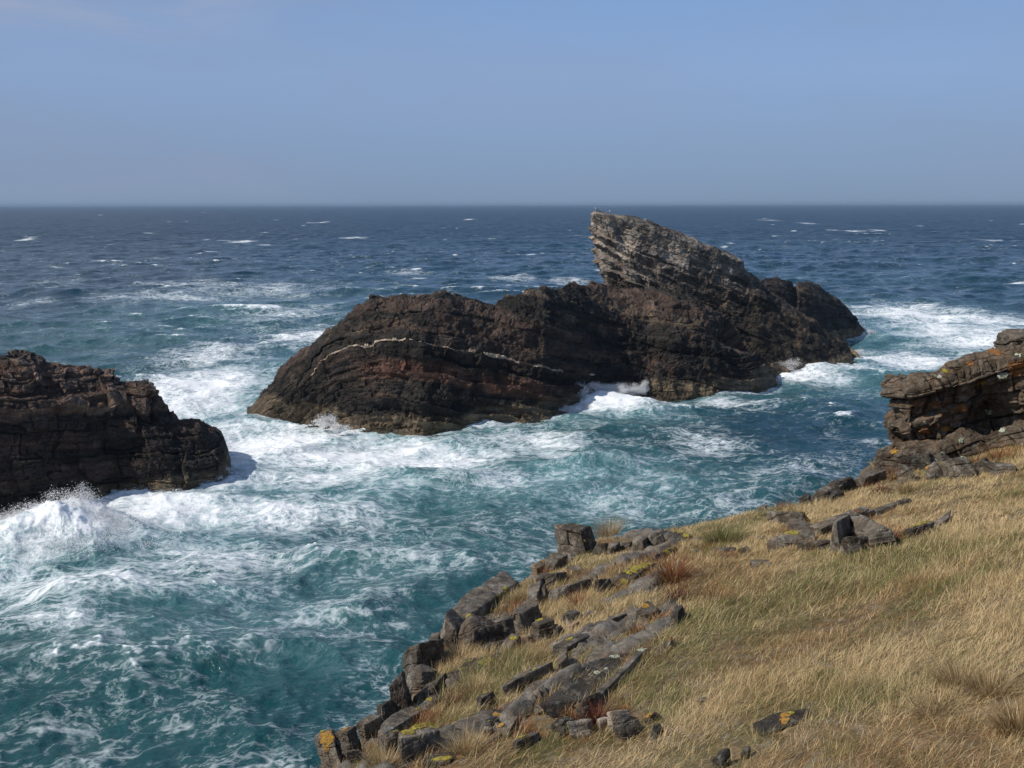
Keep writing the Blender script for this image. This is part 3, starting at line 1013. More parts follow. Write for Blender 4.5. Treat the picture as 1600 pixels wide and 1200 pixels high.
def rock_mask(x, y):
    a = (x * BED[0] + y * BED[1])
    b = (x * BEDN[0] + y * BEDN[1])
    n = fbm2(a * 0.55, b * 1.7, 1.0, 4, 0.55, 21)
    z = np.where(in_poly(x, y, ZONE), 1.0, 0.0)
    return smooth(0.16, 0.26, n) * z, a, b


def ground_z(x, y, detail=True):
    z = G0 + GA * x + GB * y
    z = z + 0.16 * fbm2(x, y, 0.22, 3, 0.5, 3)
    if detail:
        z = z + 0.085 * fbm2(x, y, 1.0, 3, 0.6, 4) + 0.05 * np.abs(fbm2(x * 0.8 + y * 0.5, y * 0.9 - x * 0.5, 1.5, 2, 0.5, 6))
    s = edge_sd(x, y)
    z = z - 0.30 * np.maximum(s + 0.4, 0) ** 1.2 * (s < 0.3) - (s >= 0.3) * (0.30 * 0.7 ** 1.2 + 2.3 * (s - 0.3))
    return np.maximum(z, -3.0)


def ground_pt(px, py):
    d = ray(px, py)
    p = plane_pt(px, py)
    t = p[1] / d[1]
    for _ in range(12):
        q = d * t + np.array([0, 0, H_EYE])
        gz_ = G0 + GA * q[0] + GB * q[1] + 0.16 * float(fbm2(np.array([q[0]]), np.array([q[1]]), 0.22, 3, 0.5, 3)[0])
        t += 0.7 * (q[2] - gz_) / (-(d[2] - GA * d[0] - GB * d[1]))
    return d * t + np.array([0, 0, H_EYE])


def axis_steps(lo, f0, f1, hi, fine, coarse):
    a = np.arange(f0, f1, fine)
    l, st_ = [], f0
    s_ = fine
    while st_ > lo:
        s_ = min(s_ * 1.18, coarse)
        st_ -= s_
        l.append(st_)
    r, st_ = [], a[-1]
    s_ = fine
    while st_ < hi:
        s_ = min(s_ * 1.18, coarse)
        st_ += s_
        r.append(st_)
    return np.concatenate([l[::-1], a, r])


gx = axis_steps(-26, -4.6, 13.0, 45, 0.055, 0.8)
gy_ = axis_steps(-10, 3.6, 24.0, 48, 0.06, 0.8)
GX, GY = np.meshgrid(gx, gy_)
x, y = GX.ravel(), GY.ravel()
z = ground_z(x, y)
rm, ba, bb = rock_mask(x, y)
v1, c1 = bricks(ba + 0.3 * fbm2(x, y, 1.2, 2, 0.5, 31), bb + 0.15 * fbm2(x, y, 0.9, 3, 0.5, 32), 0.34, 1.1, 61, 0.04)
v2, c2 = bricks(ba, bb + 0.05 * fbm2(x, y, 3, 2, 0.5, 33), 0.11, 0.45, 62, 0.02)
tiltb = (bb / 0.34 - np.floor(bb / 0.34))
z = z + rm * (0.05 + 0.07 * v1 + 0.03 * v2 + 0.06 * tiltb - 0.06 * c1 - 0.03 * c2 + 0.03 * fbm2(x, y, 4, 3, 0.6, 34))
sd = edge_sd(x, y)
cliff = smooth(0.15, 0.7, sd)
z = z + cliff * (0.5 * fbm2(x, y, 1.0, 4, 0.6, 35) + 0.25 * v1)
gv = np.stack([x, y, z], 1)
nf = fbm2(x, y, 1.4, 4, 0.6, 41)
soil = np.array([[0.150, 0.105, 0.055]]) * np.clip(1 + 0.7 * nf, 0.4, 1.8)[:, None]
stone = np.array([[0.120, 0.108, 0.090]]) * np.clip(1 + 0.7 * nf + 0.4 * v1, 0.35, 1.8)[:, None]
gc = lerp3(soil, stone, np.maximum(rm, cliff))
M_GROUND = rock_material("turf_and_bedrock", 2.4, 0.02, 0.35, 0.4)
ground = mesh_np("hillside_ground", gv, grid_quads(len(gy_), len(gx)), M_GROUND, None, True, None, np.clip(gc, 0.01, 0.6))
tag(ground, kind="structure")

# ------------------------------------------------------------------ loose and bedded rocks on the cliff top
def cube_dirs(n):
    t = np.linspace(-1, 1, n + 1)
    t = np.tan(t * np.pi / 4)
    A, B = np.meshgrid(t, t, indexing='ij')
    one = np.ones_like(A)
    faces = [(A, B, one), (B, A, -one), (one, A, B), (-one, B, A), (B, one, A), (A, -one, B)]
    V, F = [], []
    for k, f in enumerate(faces):
        V.append(np.stack(f, -1).reshape(-1, 3))
        F.append(grid_quads(n + 1, n + 1)[:, ::-1] + k * (n + 1) ** 2)
    V, F = np.concatenate(V), np.concatenate(F)
    _, idx, inv = np.unique(np.round(V, 5), axis=0, return_index=True, return_inverse=True)
    V = V[idx]
    F = inv.reshape(-1)[F]
    return V / np.linalg.norm(V, axis=1, keepdims=True), F


CUBES = {n: cube_dirs(n) for n in (12, 20, 32, 56)}


def vert_normals(V, F):
    fn = np.cross(V[F[:, 2]] - V[F[:, 0]], V[F[:, 3]] - V[F[:, 1]])
    n = np.zeros_like(V)
    for i in range(4):
        np.add.at(n, F[:, i], fn)
    return n / (np.linalg.norm(n, axis=1, keepdims=True) + 1e-12), fn / (np.linalg.norm(fn, axis=1, keepdims=True) + 1e-12)


def rock_shape(L, W, H, seed, n=32, cuts=6, sharp=16, layers=1.0, lay_tilt=(0.1, -0.2)):
    r = np.random.RandomState(seed)
    D, F = CUBES[n]
    pl = []
    for ax in range(3):
        for s in (-1, 1):
            v = np.zeros(3)
            v[ax] = s
            v = v + r.normal(size=3) * np.array([0.2, 0.2, 0.12])
            v /= np.linalg.norm(v)
            pl.append((v, r.uniform(0.88, 1.0)))
    for _ in range(cuts):
        v = r.normal(size=3)
        v[2] = v[2] * 0.8 + 0.15
        v /= np.linalg.norm(v)
        pl.append((v, np.abs(v).sum() * r.uniform(0.56, 0.76)))
    acc = np.zeros(len(D))
    for v, d in pl:
        acc += np.maximum(D @ v / d, 0) ** sharp
    R_ = acc ** (-1.0 / sharp)
    V = D * R_[:, None] * np.array([L, W, H]) / 2
    m = min(L, W, H)
    sc_ = 1.0 / max(0.25, m)
    off = seed * 3.7
    V = V + D * (0.11 * m * fbm3(V, 0.9 * sc_, 4, 0.5, off))[:, None]
    b = V[:, 2] + r.normal() * 0.25 * V[:, 0] + r.normal() * 0.3 * V[:, 1] + 0.16 * m * fbm3(V, 1.2 * sc_, 3, 0.5, off + 4)
    v1, c1 = bricks(V[:, 0] + 0.4 * V[:, 1] + 0.2 * L * fbm3(V, 1.0 * sc_, 2, 0.5, off + 6), b, max(0.05, 0.46 * m), 0.5 * L, seed % 97, 0.035 * m)
    v2, c2 = bricks(V[:, 0] - 0.5 * V[:, 1], b, max(0.02, 0.11 * m), 0.25 * L, seed % 89, 0.02 * m)
    D2 = D * np.array([1, 1, 0.45])
    V = V + D2 * (layers * m * (0.10 * v1 + 0.02 * v2 - 0.05 * c1 - 0.012 * c2))[:, None]
    V = V + D * (0.05 * m * fbm3(V, 3.5 * sc_, 4, 0.6, off + 9))[:, None]
    return V, F


def crust_material(name, a, b):
    m, g = new_mat(name)
    p = g.pos()
    n1 = g.noise(p, 22.0, 4.0, 0.6)
    c = g.mix(g.mapr(n1, 0.35, 0.65), a, b)
    c = g.mix(g.mapr(g.noise(p, 38.0, 4.0, 0.65), 0.52, 0.62), c, (0.10, 0.088, 0.06))
    g.out(g.principled(Base_Color=c, Roughness=0.9, Normal=g.bump(g.noise(p, 60.0, 3.0), 0.8, 0.01)))
    return m


M_YEL = crust_material("yellow_lichen", (0.20, 0.155, 0.014), (0.40, 0.32, 0.03))
M_ORA = crust_material("orange_lichen", (0.26, 0.12, 0.015), (0.44, 0.24, 0.03))
M_PAL = crust_material("pale_lichen", (0.34, 0.37, 0.26), (0.55, 0.58, 0.44))
M_RUST = crust_material("rust_moss", (0.16, 0.055, 0.012), (0.30, 0.13, 0.03))
CRUST = {'y': (M_YEL, "yellow_lichen"), 'o': (M_ORA, "orange_lichen"), 'p': (M_PAL, "pale_lichen"), 'r': (M_RUST, "rust_moss")}
TONE = {'g': (0.148, 0.126, 0.095), 'd': (0.046, 0.039, 0.030), 'm': (0.088, 0.071, 0.050), 'p': (0.27, 0.235, 0.19), 't': (0.25, 0.185, 0.12), 'b': (0.085, 0.066, 0.048)}
PLACED = []      # footprints that the grass keeps out of


def add_crusts(ob, V, F, VN, spots, size, seed):
    """spots: (kind, u, v, radius) in the rock's own half-lengths, on its upper faces."""
    fc = V[F].mean(axis=1)
    _, fn = vert_normals(V, F)
    for i, (k, u_, v_, rad) in enumerate(spots):
        L, W = size
        dx = (fc[:, 0] - u_ * L / 2)
        dy = (fc[:, 1] - v_ * W / 2)
        nz = fbm3(fc, 11.0, 3, 0.6, seed + 5 * i)
        mask = (np.sqrt(dx ** 2 + (dy * 1.2) ** 2) < 0.72 * rad * (1 + 1.5 * nz)) & (fn[:, 2] > 0.05)
        mt, nm = CRUST[k]
        patch(nm, V, F, mask, VN, 0.008, mt, ob)


def rock(cx, cy, wpx, hpx, ang, dep, tone, label, cat="rock", name="rock", spots=(), cuts=6, sharp=16, layers=1.0, tilt=0.0, n=None, group=None, bury=0.45, roll=0.0):
    seed = int(cx * 7 + cy * 13) % 9973
    layers = min(layers, 1.0) * 0.85
    if cx < 1190:
        wpx, hpx = wpx * 0.88, hpx * 0.94
    else:
        wpx, hpx = wpx * 1.06, hpx * 1.06
    a = math.radians(ang)
    yb = cy + 0.22 * hpx
    p0 = ground_pt(cx - math.cos(a) * wpx / 2, yb + math.sin(a) * wpx / 2)
    p1 = ground_pt(cx + math.cos(a) * wpx / 2, yb - math.sin(a) * wpx / 2)
    c = ground_pt(cx, yb)
    e = p1 - p0
    L = float(np.linalg.norm(e))
    D_ = float(np.linalg.norm(c - np.array([0, 0, H_EYE])))
    H = hpx * D_ / FPX * 0.95
    W = max(dep * wpx * D_ / FPX * 1.25, 0.05)
    Ht = H * (1 + bury)
    if n is None:
        n = 12 if wpx < 22 else (20 if wpx < 45 else 32)
        if spots:
            n = 32 if wpx < 45 else 56
    V, F = rock_shape(L * 0.93, W * 0.78, Ht, seed, n, cuts, sharp + 6, layers)
    z_ = e / L
    hz = math.atan2(e[1], e[0])
    slope_x = math.atan2(e[2], math.hypot(e[0], e[1]))
    # lie on the slope: along the axis follow the ground, across it half of it
    nrm = np.array([-math.sin(hz), math.cos(hz)])
    slope_y = math.atan(GA * nrm[0] + GB * nrm[1])
    M = Matrix.Rotation(hz, 4, 'Z') @ Matrix.Rotation(-slope_x + math.radians(tilt), 4, 'Y') @ Matrix.Rotation(slope_y * 0.6 + math.radians(roll), 4, 'X')
    V = V + np.array([0, 0, Ht / 2 - H * (bury + 0.10)])
    VN, fn = vert_normals(V, F)
    base = np.array(TONE[tone])
    nz1 = fbm3(V + seed, 1.6 / max(0.2, H), 4, 0.6, seed)
    nz2 = fbm3(V + seed, 5.0, 4, 0.6, seed + 3)
    cc = base[None, :] * np.clip(1 + 0.55 * nz1 + 0.5 * nz2, 0.35, 1.9)[:, None]
    if tone in 'gm':
        cc = lerp3(cc, np.array([[0.062, 0.054, 0.042]]), smooth(0.05, 0.40, nz1 - 0.4 * nz2) * 0.75)
        cc = lerp3(cc, np.array([[0.25, 0.235, 0.21]]), smooth(0.20, 0.5, nz2 + 0.5 * fbm3(V, 12, 2, 0.5, seed)) * 0.5)
    ob = mesh_np(name, V, F, M_ROCK, None, False, None, np.clip(cc, 0.01, 0.7))
    ob.matrix_world = Matrix.Translation(Vector(c)) @ M
    tag(ob, label, cat, group, "thing")
    if spots:
        add_crusts(ob, V, F, VN, spots, (L, W), seed)
    PLACED.append((c[0], c[1], hz, L / 2 * 0.74, W / 2 * 0.64))
    return ob


Y1, O1 = 'y', 'o'
ROCKS = [
    # cx, cy, w, h, angle, depth, tone, label, spots, extra
    (516, 1172, 36, 48, 5, .9, 'g', "square grey block at the lowest left end of the cliff rocks", [('o', .1, -.3, .06), ('y', -.3, .2, .04)], dict(cuts=2, sharp=30)),
    (546, 1166, 36, 44, 10, .9, 'm', "cracked grey block touching the square block at the lowest left end", [('o', -.2, .2, .06)], dict(cuts=3, sharp=26)),
    (552, 1184, 26, 20, 15, .8, 'g', "low grey stone in front of the cracked block by the bottom edge", [], dict(cuts=3)),
    (574, 1141, 30, 28, 35, .7, 'g', "small grey angular block on the edge at the foot of the long grey slab", [], dict(cuts=3)),
    (590, 1128, 24, 18, 30, .7, 'm', "thin stone wedged above the small angular block on the edge", [], {}),
    (606, 1116, 30, 34, 25, .8, 'm', "brown-grey block half hidden behind the upright streaked block", [], dict(cuts=3)),
    (628, 1136, 112, 26, 36, .34, 'g', "long grey slab slanting up from the lower left cliff edge", [('y', .55, -.2, .05)], dict(cuts=4, sharp=20)),
    (616, 1166, 52, 34, 25, .7, 'b', "dark hollowed block underneath the long grey slab", [('y', .2, .1, .04)], dict(cuts=4)),
    (628, 1094, 32, 56, 70, .8, 'b', "upright dark block with pale streaks standing on the cliff edge", [], dict(cuts=2, sharp=28, layers=1.4)),
    (660, 1036, 66, 44, 22, .8, 'm', "jutting flat-topped block with three orange lichen spots on the cliff edge", [('o', -.1, .2, .10), ('o', -.2, -.25, .07), ('o', .45, .5, .06)], dict(cuts=3, sharp=22)),
    (682, 1022, 22, 40, 70, .8, 'm', "narrow upright stone at the right end of the jutting orange-spotted block", [], dict(cuts=2)),
    (660, 1064, 50, 36, 30, .8, 'g', "knobbly grey rock under the jutting orange-spotted block", [], dict(cuts=7, sharp=10)),
    (672, 1084, 52, 24, 35, .6, 'b', "brown shadowed ledge stone below the knobbly grey rock", [], {}),
    (718, 1056, 100, 16, 34, .45, 'd', "dark flat slab running up behind the first straw tuft", [('y', .1, .0, .06), ('y', .6, .2, .06)], dict(cuts=3)),
    (668, 1105, 60, 14, 38, .4, 'g', "thin silvery grey vein of rock between red plants and the upright block", [('y', .2, .1, .05)], {}),
    (656, 1168, 74, 46, 22, .6, 'g', "broad grey rock with a pale streaked face near the bottom edge", [('y', .0, .6, .10), ('y', -.5, -.1, .05), ('o', .3, .3, .05)], dict(cuts=4, sharp=20, layers=1.3)),
    (672, 1140, 50, 14, 12, .5, 'd', "dark flat stone edged with a wavy line of yellow lichen", [('y', -.2, .2, .12), ('y', .4, .3, .10), ('y', .0, .1, .10)], {}),
    (688, 1193, 96, 16, 4, .5, 'd', "black flat slab cut off by the bottom edge of the picture", [('y', .1, -.2, .08), ('o', .7, .1, .06)], {}),
    (757, 948, 182, 34, 38, .30, 'g', "long smooth whaleback slab of pale grey rock along the cliff edge", [('y', .25, -.8, .10), ('y', .05, -.9, .08)], dict(cuts=3, sharp=8, layers=.5)),
    (716, 1000, 36, 50, 60, .8, 'b', "rounded brown end block under the lower end of the whaleback slab", [], dict(cuts=4, sharp=12)),
    (748, 1002, 58, 60, 25, .8, 'b', "big dark fractured block with an orange stain line below the whaleback slab", [('y', .3, .7, .08)], dict(cuts=3, sharp=20, layers=1.4)),
    (789, 990, 34, 36, 20, .8, 'm', "angular grey block between the big dark block and the domed rock", [('o', .2, .5, .05)], dict(cuts=5)),
    (776, 1015, 40, 26, 20, .7, 'd', "black undercut stone in the hollow beneath the angular block", [], {}),
    (824, 970, 44, 40, 30, .8, 'g', "domed grey rock split by a deep crack in mid slope", [('y', .1, .5, .05)], dict(cuts=5, sharp=9)),
    (848, 988, 34, 34, 15, .8, 'm', "dark grey block with a lichen rim at the right foot of the domed rock", [('y', .0, .5, .07)], dict(cuts=4)),
    (835, 938, 26, 32, 80, .9, 'g', "upright grey boulder at the left end of the long grey ridge slab", [], dict(cuts=3, sharp=14)),
    (850, 933, 20, 30, 70, .8, 'b', "brown fissured stone right of the upright grey boulder", [], {}),
    (890, 928, 92, 24, 22, .32, 'g', "long grey ridge slab running up to the lichen-topped slab", [('y', .2, .1, .05)], dict(cuts=3, sharp=14)),
    (944, 920, 32, 26, 20, .7, 'm', "grey block with an orange lichen patch at the upper end of the ridge slab", [('o', .4, .3, .07)], dict(cuts=3)),
    (848, 912, 20, 24, 40, .8, 'g', "left one of two grey blocks above the straw tuft on the edge", [], dict(cuts=3)),
    (866, 908, 24, 22, 40, .8, 'g', "right one of two grey blocks above the straw tuft on the edge, lichen dotted", [('y', .1, .0, .05)], dict(cuts=3)),
    (868, 883, 26, 22, 30, .9, 'g', "grey rounded stone on the edge just below the big square boulder", [], dict(cuts=5, sharp=9)),
    (889, 874, 20, 11, 5, .7, 'g', "small pale oval stone against the foot of the big square boulder", [], dict(cuts=4, sharp=8)),
    (897, 891, 24, 11, -10, .6, 'g', "dark-edged grey stone on straw below the small oval stone", [], {}),
    (843, 888, 28, 18, 35, .7, 't', "crumbly pinkish stone on the cliff edge under rusty plants", [('o', .6, -.3, .09)], dict(cuts=7)),
    (893, 967, 34, 18, 25, .6, 'g', "split grey stone with a yellow lichen spot at its left end", [('y', -.6, .1, .06)], dict(cuts=4)),
    (895, 979, 26, 10, 20, .6, 't', "pale broken stone lying under the split grey stone", [], {}),
    (920, 962, 18, 11, 10, .7, 'm', "little grey stone right of the split grey stone", [], {}),
    (795, 1020, 42, 22, 35, .6, 'g', "wedge of grey rock with a red tuft at its tip", [('y', .5, -.2, .05)], dict(cuts=4)),
    (760, 1046, 74, 18, 28, .5, 'd', "dark slab splashed with two bright yellow lichen patches", [('y', -.15, .1, .10), ('y', .25, .2, .08)], dict(cuts=3)),
    (881, 1042, 26, 34, 80, .7, 'g', "upright egg-shaped pale grey stone in the grass", [], dict(cuts=3, sharp=6, layers=.4)),
    (884, 1064, 18, 22, 80, .7, 'g', "smaller grey stone right under the egg-shaped stone", [], dict(cuts=4, sharp=9)),
    (908, 1006, 104, 24, 32, .34, 'm', "long dark-shadowed grey slab in mid slope above the black slab", [('y', -.3, .3, .05)], dict(cuts=4)),
    (936, 1022, 68, 14, 38, .25, 'g', "narrow sliver of grey rock pointing down left above the black slab", [], dict(cuts=3)),
    (801, 944, 14, 8, 0, .8, 'p', "white pebble among red plants above the angular block", [], dict(sharp=7)),
    (787, 952, 20, 11, 20, .7, 'g', "small silver-grey stone beside the white pebble", [], {}),
    (818, 1070, 92, 26, 26, .34, 'g', "curved layered grey slab ending in one bright yellow lichen spot", [('y', .86, .1, .09), ('y', .4, -.4, .03)], dict(cuts=3, sharp=14, layers=1.5)),
    (759, 1100, 38, 26, 30, .6, 'm', "brown-grey rock at the lower end of the curved layered slab", [('y', .3, .4, .05)], dict(cuts=4)),
    (832, 1082, 46, 12, 22, .4, 'm', "thin under-slab beneath the curved layered slab", [], {}),
    (930, 1066, 140, 14, 40, .26, 'd', "large black flat slab flecked with white, slanting through the grass", [('p', .1, .1, .03), ('p', .3, -.2, .03), ('p', .75, .1, .05)], dict(cuts=2, sharp=24, layers=.4)),
    (946, 1082, 130, 18, 42, .14, 'g', "pale grey rim of rock along the right side of the black flat slab", [], dict(cuts=4, layers=1.2)),
    (918, 1106, 40, 26, 30, .5, 'm', "dark-mouthed grey lump at the lower end of the pale grey rim", [], dict(cuts=4, sharp=10)),
    (990, 1012, 34, 20, 15, .7, 't', "tan rounded rock at the top of the black flat slab", [], dict(cuts=4, sharp=9)),
    (1013, 1006, 13, 15, 60, .8, 'p', "pale upright chip beside the tan rounded rock", [], {}),
    (1003, 1026, 40, 14, 25, .5, 'd', "black stone with white bird-lime at the upper end of the black slab", [('p', .2, .2, .06), ('y', .6, .4, .05)], {}),
    (940, 1130, 17, 14, 20, .8, 'p', "small pinkish-white quartz chunk between two pale blocks", [], dict(cuts=6)),
    (966, 1126, 38, 24, 30, .5, 'p', "pale striped block tilted up right of the quartz chunk", [], dict(cuts=3, sharp=22, layers=1.4)),
    (906, 1139, 46, 22, 14, .5, 'p', "layered pale block lying left of the quartz chunk", [], dict(cuts=3, sharp=22, layers=1.6)),
    (880, 1131, 42, 18, 20, .5, 'd', "dark slab behind the layered pale block", [], {}),
    (981, 1141, 48, 20, 18, .5, 'm', "flat mid-grey stone at the grass edge below the pale striped block", [], dict(cuts=3)),
    (1027, 1143, 20, 16, 30, .6, 'd', "small black stone in the grass right of the flat mid-grey stone", [], {}),
    (1020, 1124, 30, 14, 25, .5, 'b', "dark brown stone with an orange lichen smear in a grass hollow", [('o', -.5, .0, .06)], {}),
    (793, 1145, 28, 26, 40, .7, 'g', "grey block with a slanting top near the lower red plants", [('o', -.3, .6, .05)], dict(cuts=3)),
    (821, 1164, 60, 22, 26, .45, 'm', "dark slab with a pale lower edge and yellow lichen at the grass edge", [('y', -.1, .3, .05)], dict(cuts=3, layers=1.5)),
    (772, 1132, 60, 16, 45, .4, 'd', "black ledge slanting down left of the grey slanting-topped block", [('o', .3, .1, .06), ('y', -.3, .1, .05)], {}),
    (762, 1148, 22, 18, 30, .7, 'm', "rough brown-grey stone at the foot of the black ledge", [], {}),
    (770, 1162, 46, 16, 38, .4, 'd', "dark sliver of rock descending to the bottom left grass", [], {}),
    (1046, 1014, 13, 20, 70, .7, 'g', "lone little grey stone in the grass right of the black slab", [('o', .2, -.4, .03)], {}),
    (905, 853, 66, 54, 6, .9, 'm', "big square weathered boulder standing on the cliff edge", [('y', .85, -.1, .09), ('y', .9, -.5, .07), ('y', -.1, .6, .08)], dict(cuts=4, sharp=14, layers=.7)),
    (941, 861, 26, 22, 5, .8, 'm', "broken grey stone immediately right of the big square boulder", [('o', .5, .2, .05)], dict(cuts=5)),
    (958, 864, 18, 20, 20, .8, 'm', "narrow grey stone second right of the big square boulder", [], dict(cuts=5)),
    (976, 858, 26, 22, 5, .8, 'g', "grey jumbled stone midway between the square boulder and the rounded rock", [('o', .4, .3, .04)], dict(cuts=6)),
    (980, 876, 26, 12, 15, .6, 'g', "flat grey stone below the jumbled stone", [], {}),
    (996, 878, 22, 16, 5, .7, 't', "tan stone in the grass below the rounded rock", [], dict(cuts=4, sharp=9)),
    (1002, 858, 26, 26, 50, .8, 'm', "left half of the cracked rounded rock near the sea edge", [], dict(cuts=5, sharp=10)),
    (1026, 850, 34, 32, 10, .8, 'g', "rounded grey rock with a crack near the sea edge", [], dict(cuts=5, sharp=9)),
    (1056, 843, 50, 18, -8, .6, 'd', "dark ledge with a yellow lichen line behind the rounded grey rock", [('y', .3, .2, .09), ('y', .7, .1, .06)], {}),
    (1090, 847, 22, 11, 0, .7, 'm', "grey stone at the right end of the dark lichened ledge", [], {}),
    (1040, 870, 52, 16, 32, .4, 'd', "black wedge with sulphur-yellow lichen above the tall red bush", [('y', .3, -.2, .08), ('y', -.1, -.5, .06)], {}),
    (998, 897, 84, 18, 26, .4, 'm', "grey slab capped by the largest bright yellow lichen patch", [('y', -.05, .15, .20), ('y', .4, .2, .12), ('y', -.75, -.2, .05)], dict(cuts=3)),
    (1024, 922, 42, 10, 20, .45, 'd', "dark low slab under the tall red bush", [], {}),
    (954, 943, 42, 13, 12, .5, 'g', "flat grey stone fringed with red plants in mid slope", [], {}),
    (1014, 966, 42, 26, 20, .7, 'm', "dark cube-shaped rock with orange lichen on top", [('o', .1, .4, .06)], dict(cuts=3, sharp=20)),
    (1019, 985, 26, 18, 20, .8, 'g', "rounded grey stone below the dark cube-shaped rock", [('y', .4, .3, .03)], dict(cuts=4, sharp=8)),
    (962, 973, 32, 18, 25, .6, 'm', "grey stone poking from straw left of the dark cube-shaped rock", [], {}),
    (1060, 972, 26, 34, 40, .6, 'd', "black rock coloured as the shade of the hollow right of the dark cube-shaped rock", [], dict(cuts=4)),  # a dark hollow here: its shade is painted as a black rock
    (1020, 944, 32, 11, 25, .5, 'g', "thin grey slab leading up from the dark cube-shaped rock", [], {}),
    (1138, 862, 36, 11, 0, .5, 'b', "flat brown stone above a row of dark red plants", [], {}),
    (1162, 863, 22, 11, 10, .6, 'm', "grey stone with a lichen dot ending the row of dark red plants", [('y', -.6, .3, .04)], {}),
    (1087, 863, 20, 11, 5, .6, 'p', "pale flat stone left of the round red tuft", [], {}),
    (1188, 845, 17, 10, 0, .8, 'g', "single rounded grey stone alone on straw by the green tussock", [], dict(sharp=7)),
    (1188, 881, 38, 10, 3, .5, 'm', "flat grey outcrop low in the grass below the lone rounded stone", [], {}),
    (1231, 815, 56, 20, -2, .5, 'g', "flat layered grey rock with orange lichen at its right end", [('o', .85, .1, .10), ('o', .6, .5, .08)], dict(cuts=3, layers=1.5)),
    (1246, 830, 42, 15, -20, .5, 'b', "brown under-ledge below the flat layered grey rock", [], {}),
    (1238, 851, 76, 20, 12, .4, 'g', "long blade of grey rock topped with yellow lichen pointing left", [('y', .1, .4, .11)], dict(cuts=3, layers=1.3)),
    (1278, 856, 54, 16, 2, .5, 'm', "wrinkled brown-grey base rock between the blade and the slanted face", [], dict(layers=1.6)),
    (1312, 820, 86, 20, 22, .3, 'g', "long grey ridge of rock trailing into the grass up to the right", [('r', .5, -.5, .08)], dict(cuts=3)),
    (1390, 794, 80, 6, 20, .12, 'g', "thin tail of rock fading into the grass beyond the grey ridge", [], {}),
    (1315, 844, 30, 44, 60, .8, 'g', "tall slanted grey face left of the dark cleft", [], dict(cuts=3, sharp=18)),
    (1338, 832, 28, 28, -40, .8, 'g', "wedge of grey rock leaning over the dark cleft", [('p', .0, .3, .07)], dict(cuts=3)),
    (1364, 846, 46, 38, -20, .8, 'g', "striped grey rock with pale lichen beside the spiky red tuft", [('p', -.3, .6, .07)], dict(cuts=3, sharp=18, layers=1.5)),
    (1336, 862, 34, 30, 15, .8, 'm', "lowest grey wedge at the front of the striped rock cluster", [], dict(cuts=4, layers=1.3)),
    (1436, 838, 42, 22, 18, .6, 'd', "isolated dark oval rock with yellow lichen in open grass", [('y', .3, .2, .14), ('y', .55, .5, .09)], dict(sharp=9)),
    (1466, 824, 36, 9, 30, .3, 'g', "pale tapering tail at the right of the isolated dark oval rock", [], {}),
    (1229, 1132, 104, 14, 18, .3, 'd', "low black slab with orange lichen half sunk in the lower grass", [('o', .0, .3, .05), ('o', -.1, -.3, .05), ('y', .2, .3, .04)], {}),
    (1272, 1105, 32, 7, 10, .5, 'g', "pale stone sliver above the right end of the low black slab", [], {}),
    (1097, 1099, 18, 11, 20, .7, 'm', "small dark grey stone alone in the lower grass", [], dict(sharp=9)),
    (1130, 1190, 28, 22, 35, .6, 'd', "black stone at the bottom edge in the middle of the grass", [], {}),
    (1164, 1179, 16, 12, 20, .7, 'm', "little grey stone beside the black bottom-edge stone", [], {}),
    (1290, 774, 36, 14, 20, .6, 'm', "brown-grey rock on the sea edge left of the dark edge rocks", [], dict(cuts=5)),
    (1319, 763, 34, 18, 20, .6, 'd', "dark rock on the sea edge leading up to the outcrop", [], dict(cuts=5)),
    (1356, 752, 44, 16, 20, .6, 'm', "grey ledge rock on the sea edge just left of the outcrop foot", [], dict(cuts=4)),
    (1305, 779, 22, 12, 25, .6, 'd', "small dark stone with a white fleck behind the sea edge", [], {}),
    (1260, 787, 22, 16, 10, .7, 'd', "dark stone on the grassy brink left of the edge rocks", [], {}),
    (1192, 797, 18, 9, 5, .6, 'g', "small grey stone on the brink beside rusty plants", [], {}),
    (1419, 750, 30, 28, 10, .9, 'm', "knobbly round boulder at the foot of the outcrop, leftmost of its row", [('p', .0, .5, .05)], dict(cuts=5, sharp=8)),
    (1442, 732, 46, 26, 5, .7, 'd', "dark boulder with pale lichen tufts at the foot of the outcrop", [('p', .3, .5, .09), ('p', -.3, .4, .06), ('p', .7, .3, .07)], dict(cuts=5, sharp=10)),
    (1467, 724, 34, 18, 5, .7, 'g', "grey stone with shaggy pale lichen tucked under the outcrop", [('p', .1, .5, .10)], dict(cuts=4)),
    (1462, 746, 26, 24, 10, .8, 'm', "grey block with an orange lichen edge between the foot boulders", [('o', -.6, .4, .05)], dict(cuts=4)),
    (1502, 744, 46, 30, 0, .8, 'm', "large low rock with a white lichen spot at the foot of the outcrop", [('p', .3, .2, .06), ('p', -.1, .5, .06)], dict(cuts=5, sharp=10)),
    (1534, 738, 20, 20, 0, .8, 'm', "narrow grey rock right of the white-spotted low rock", [], {}),
    (1556, 737, 34, 18, -10, .7, 'g', "rightmost grey rock of the row at the foot of the outcrop", [], dict(cuts=4)),
]
for (cx, cy, wpx, hpx, ang, dep, tone, label, spots, ex) in ROCKS:
    hits = [(label.find(k), k) for k in ("boulder", "slab", "stone", "pebble", "chip", "rock", "block", "ledge", "ridge") if label.find(k) >= 0]
    kind = min(hits)[1] if hits else "rock"
    kind = {"pebble": "stone", "chip": "stone", "ledge": "rock", "ridge": "rock", "block": "rock", "slab": "rock_slab"}.get(kind, kind)
    rock(cx, cy, wpx, hpx, ang, dep, tone, label, kind.replace("_", " "), kind, spots, **ex)

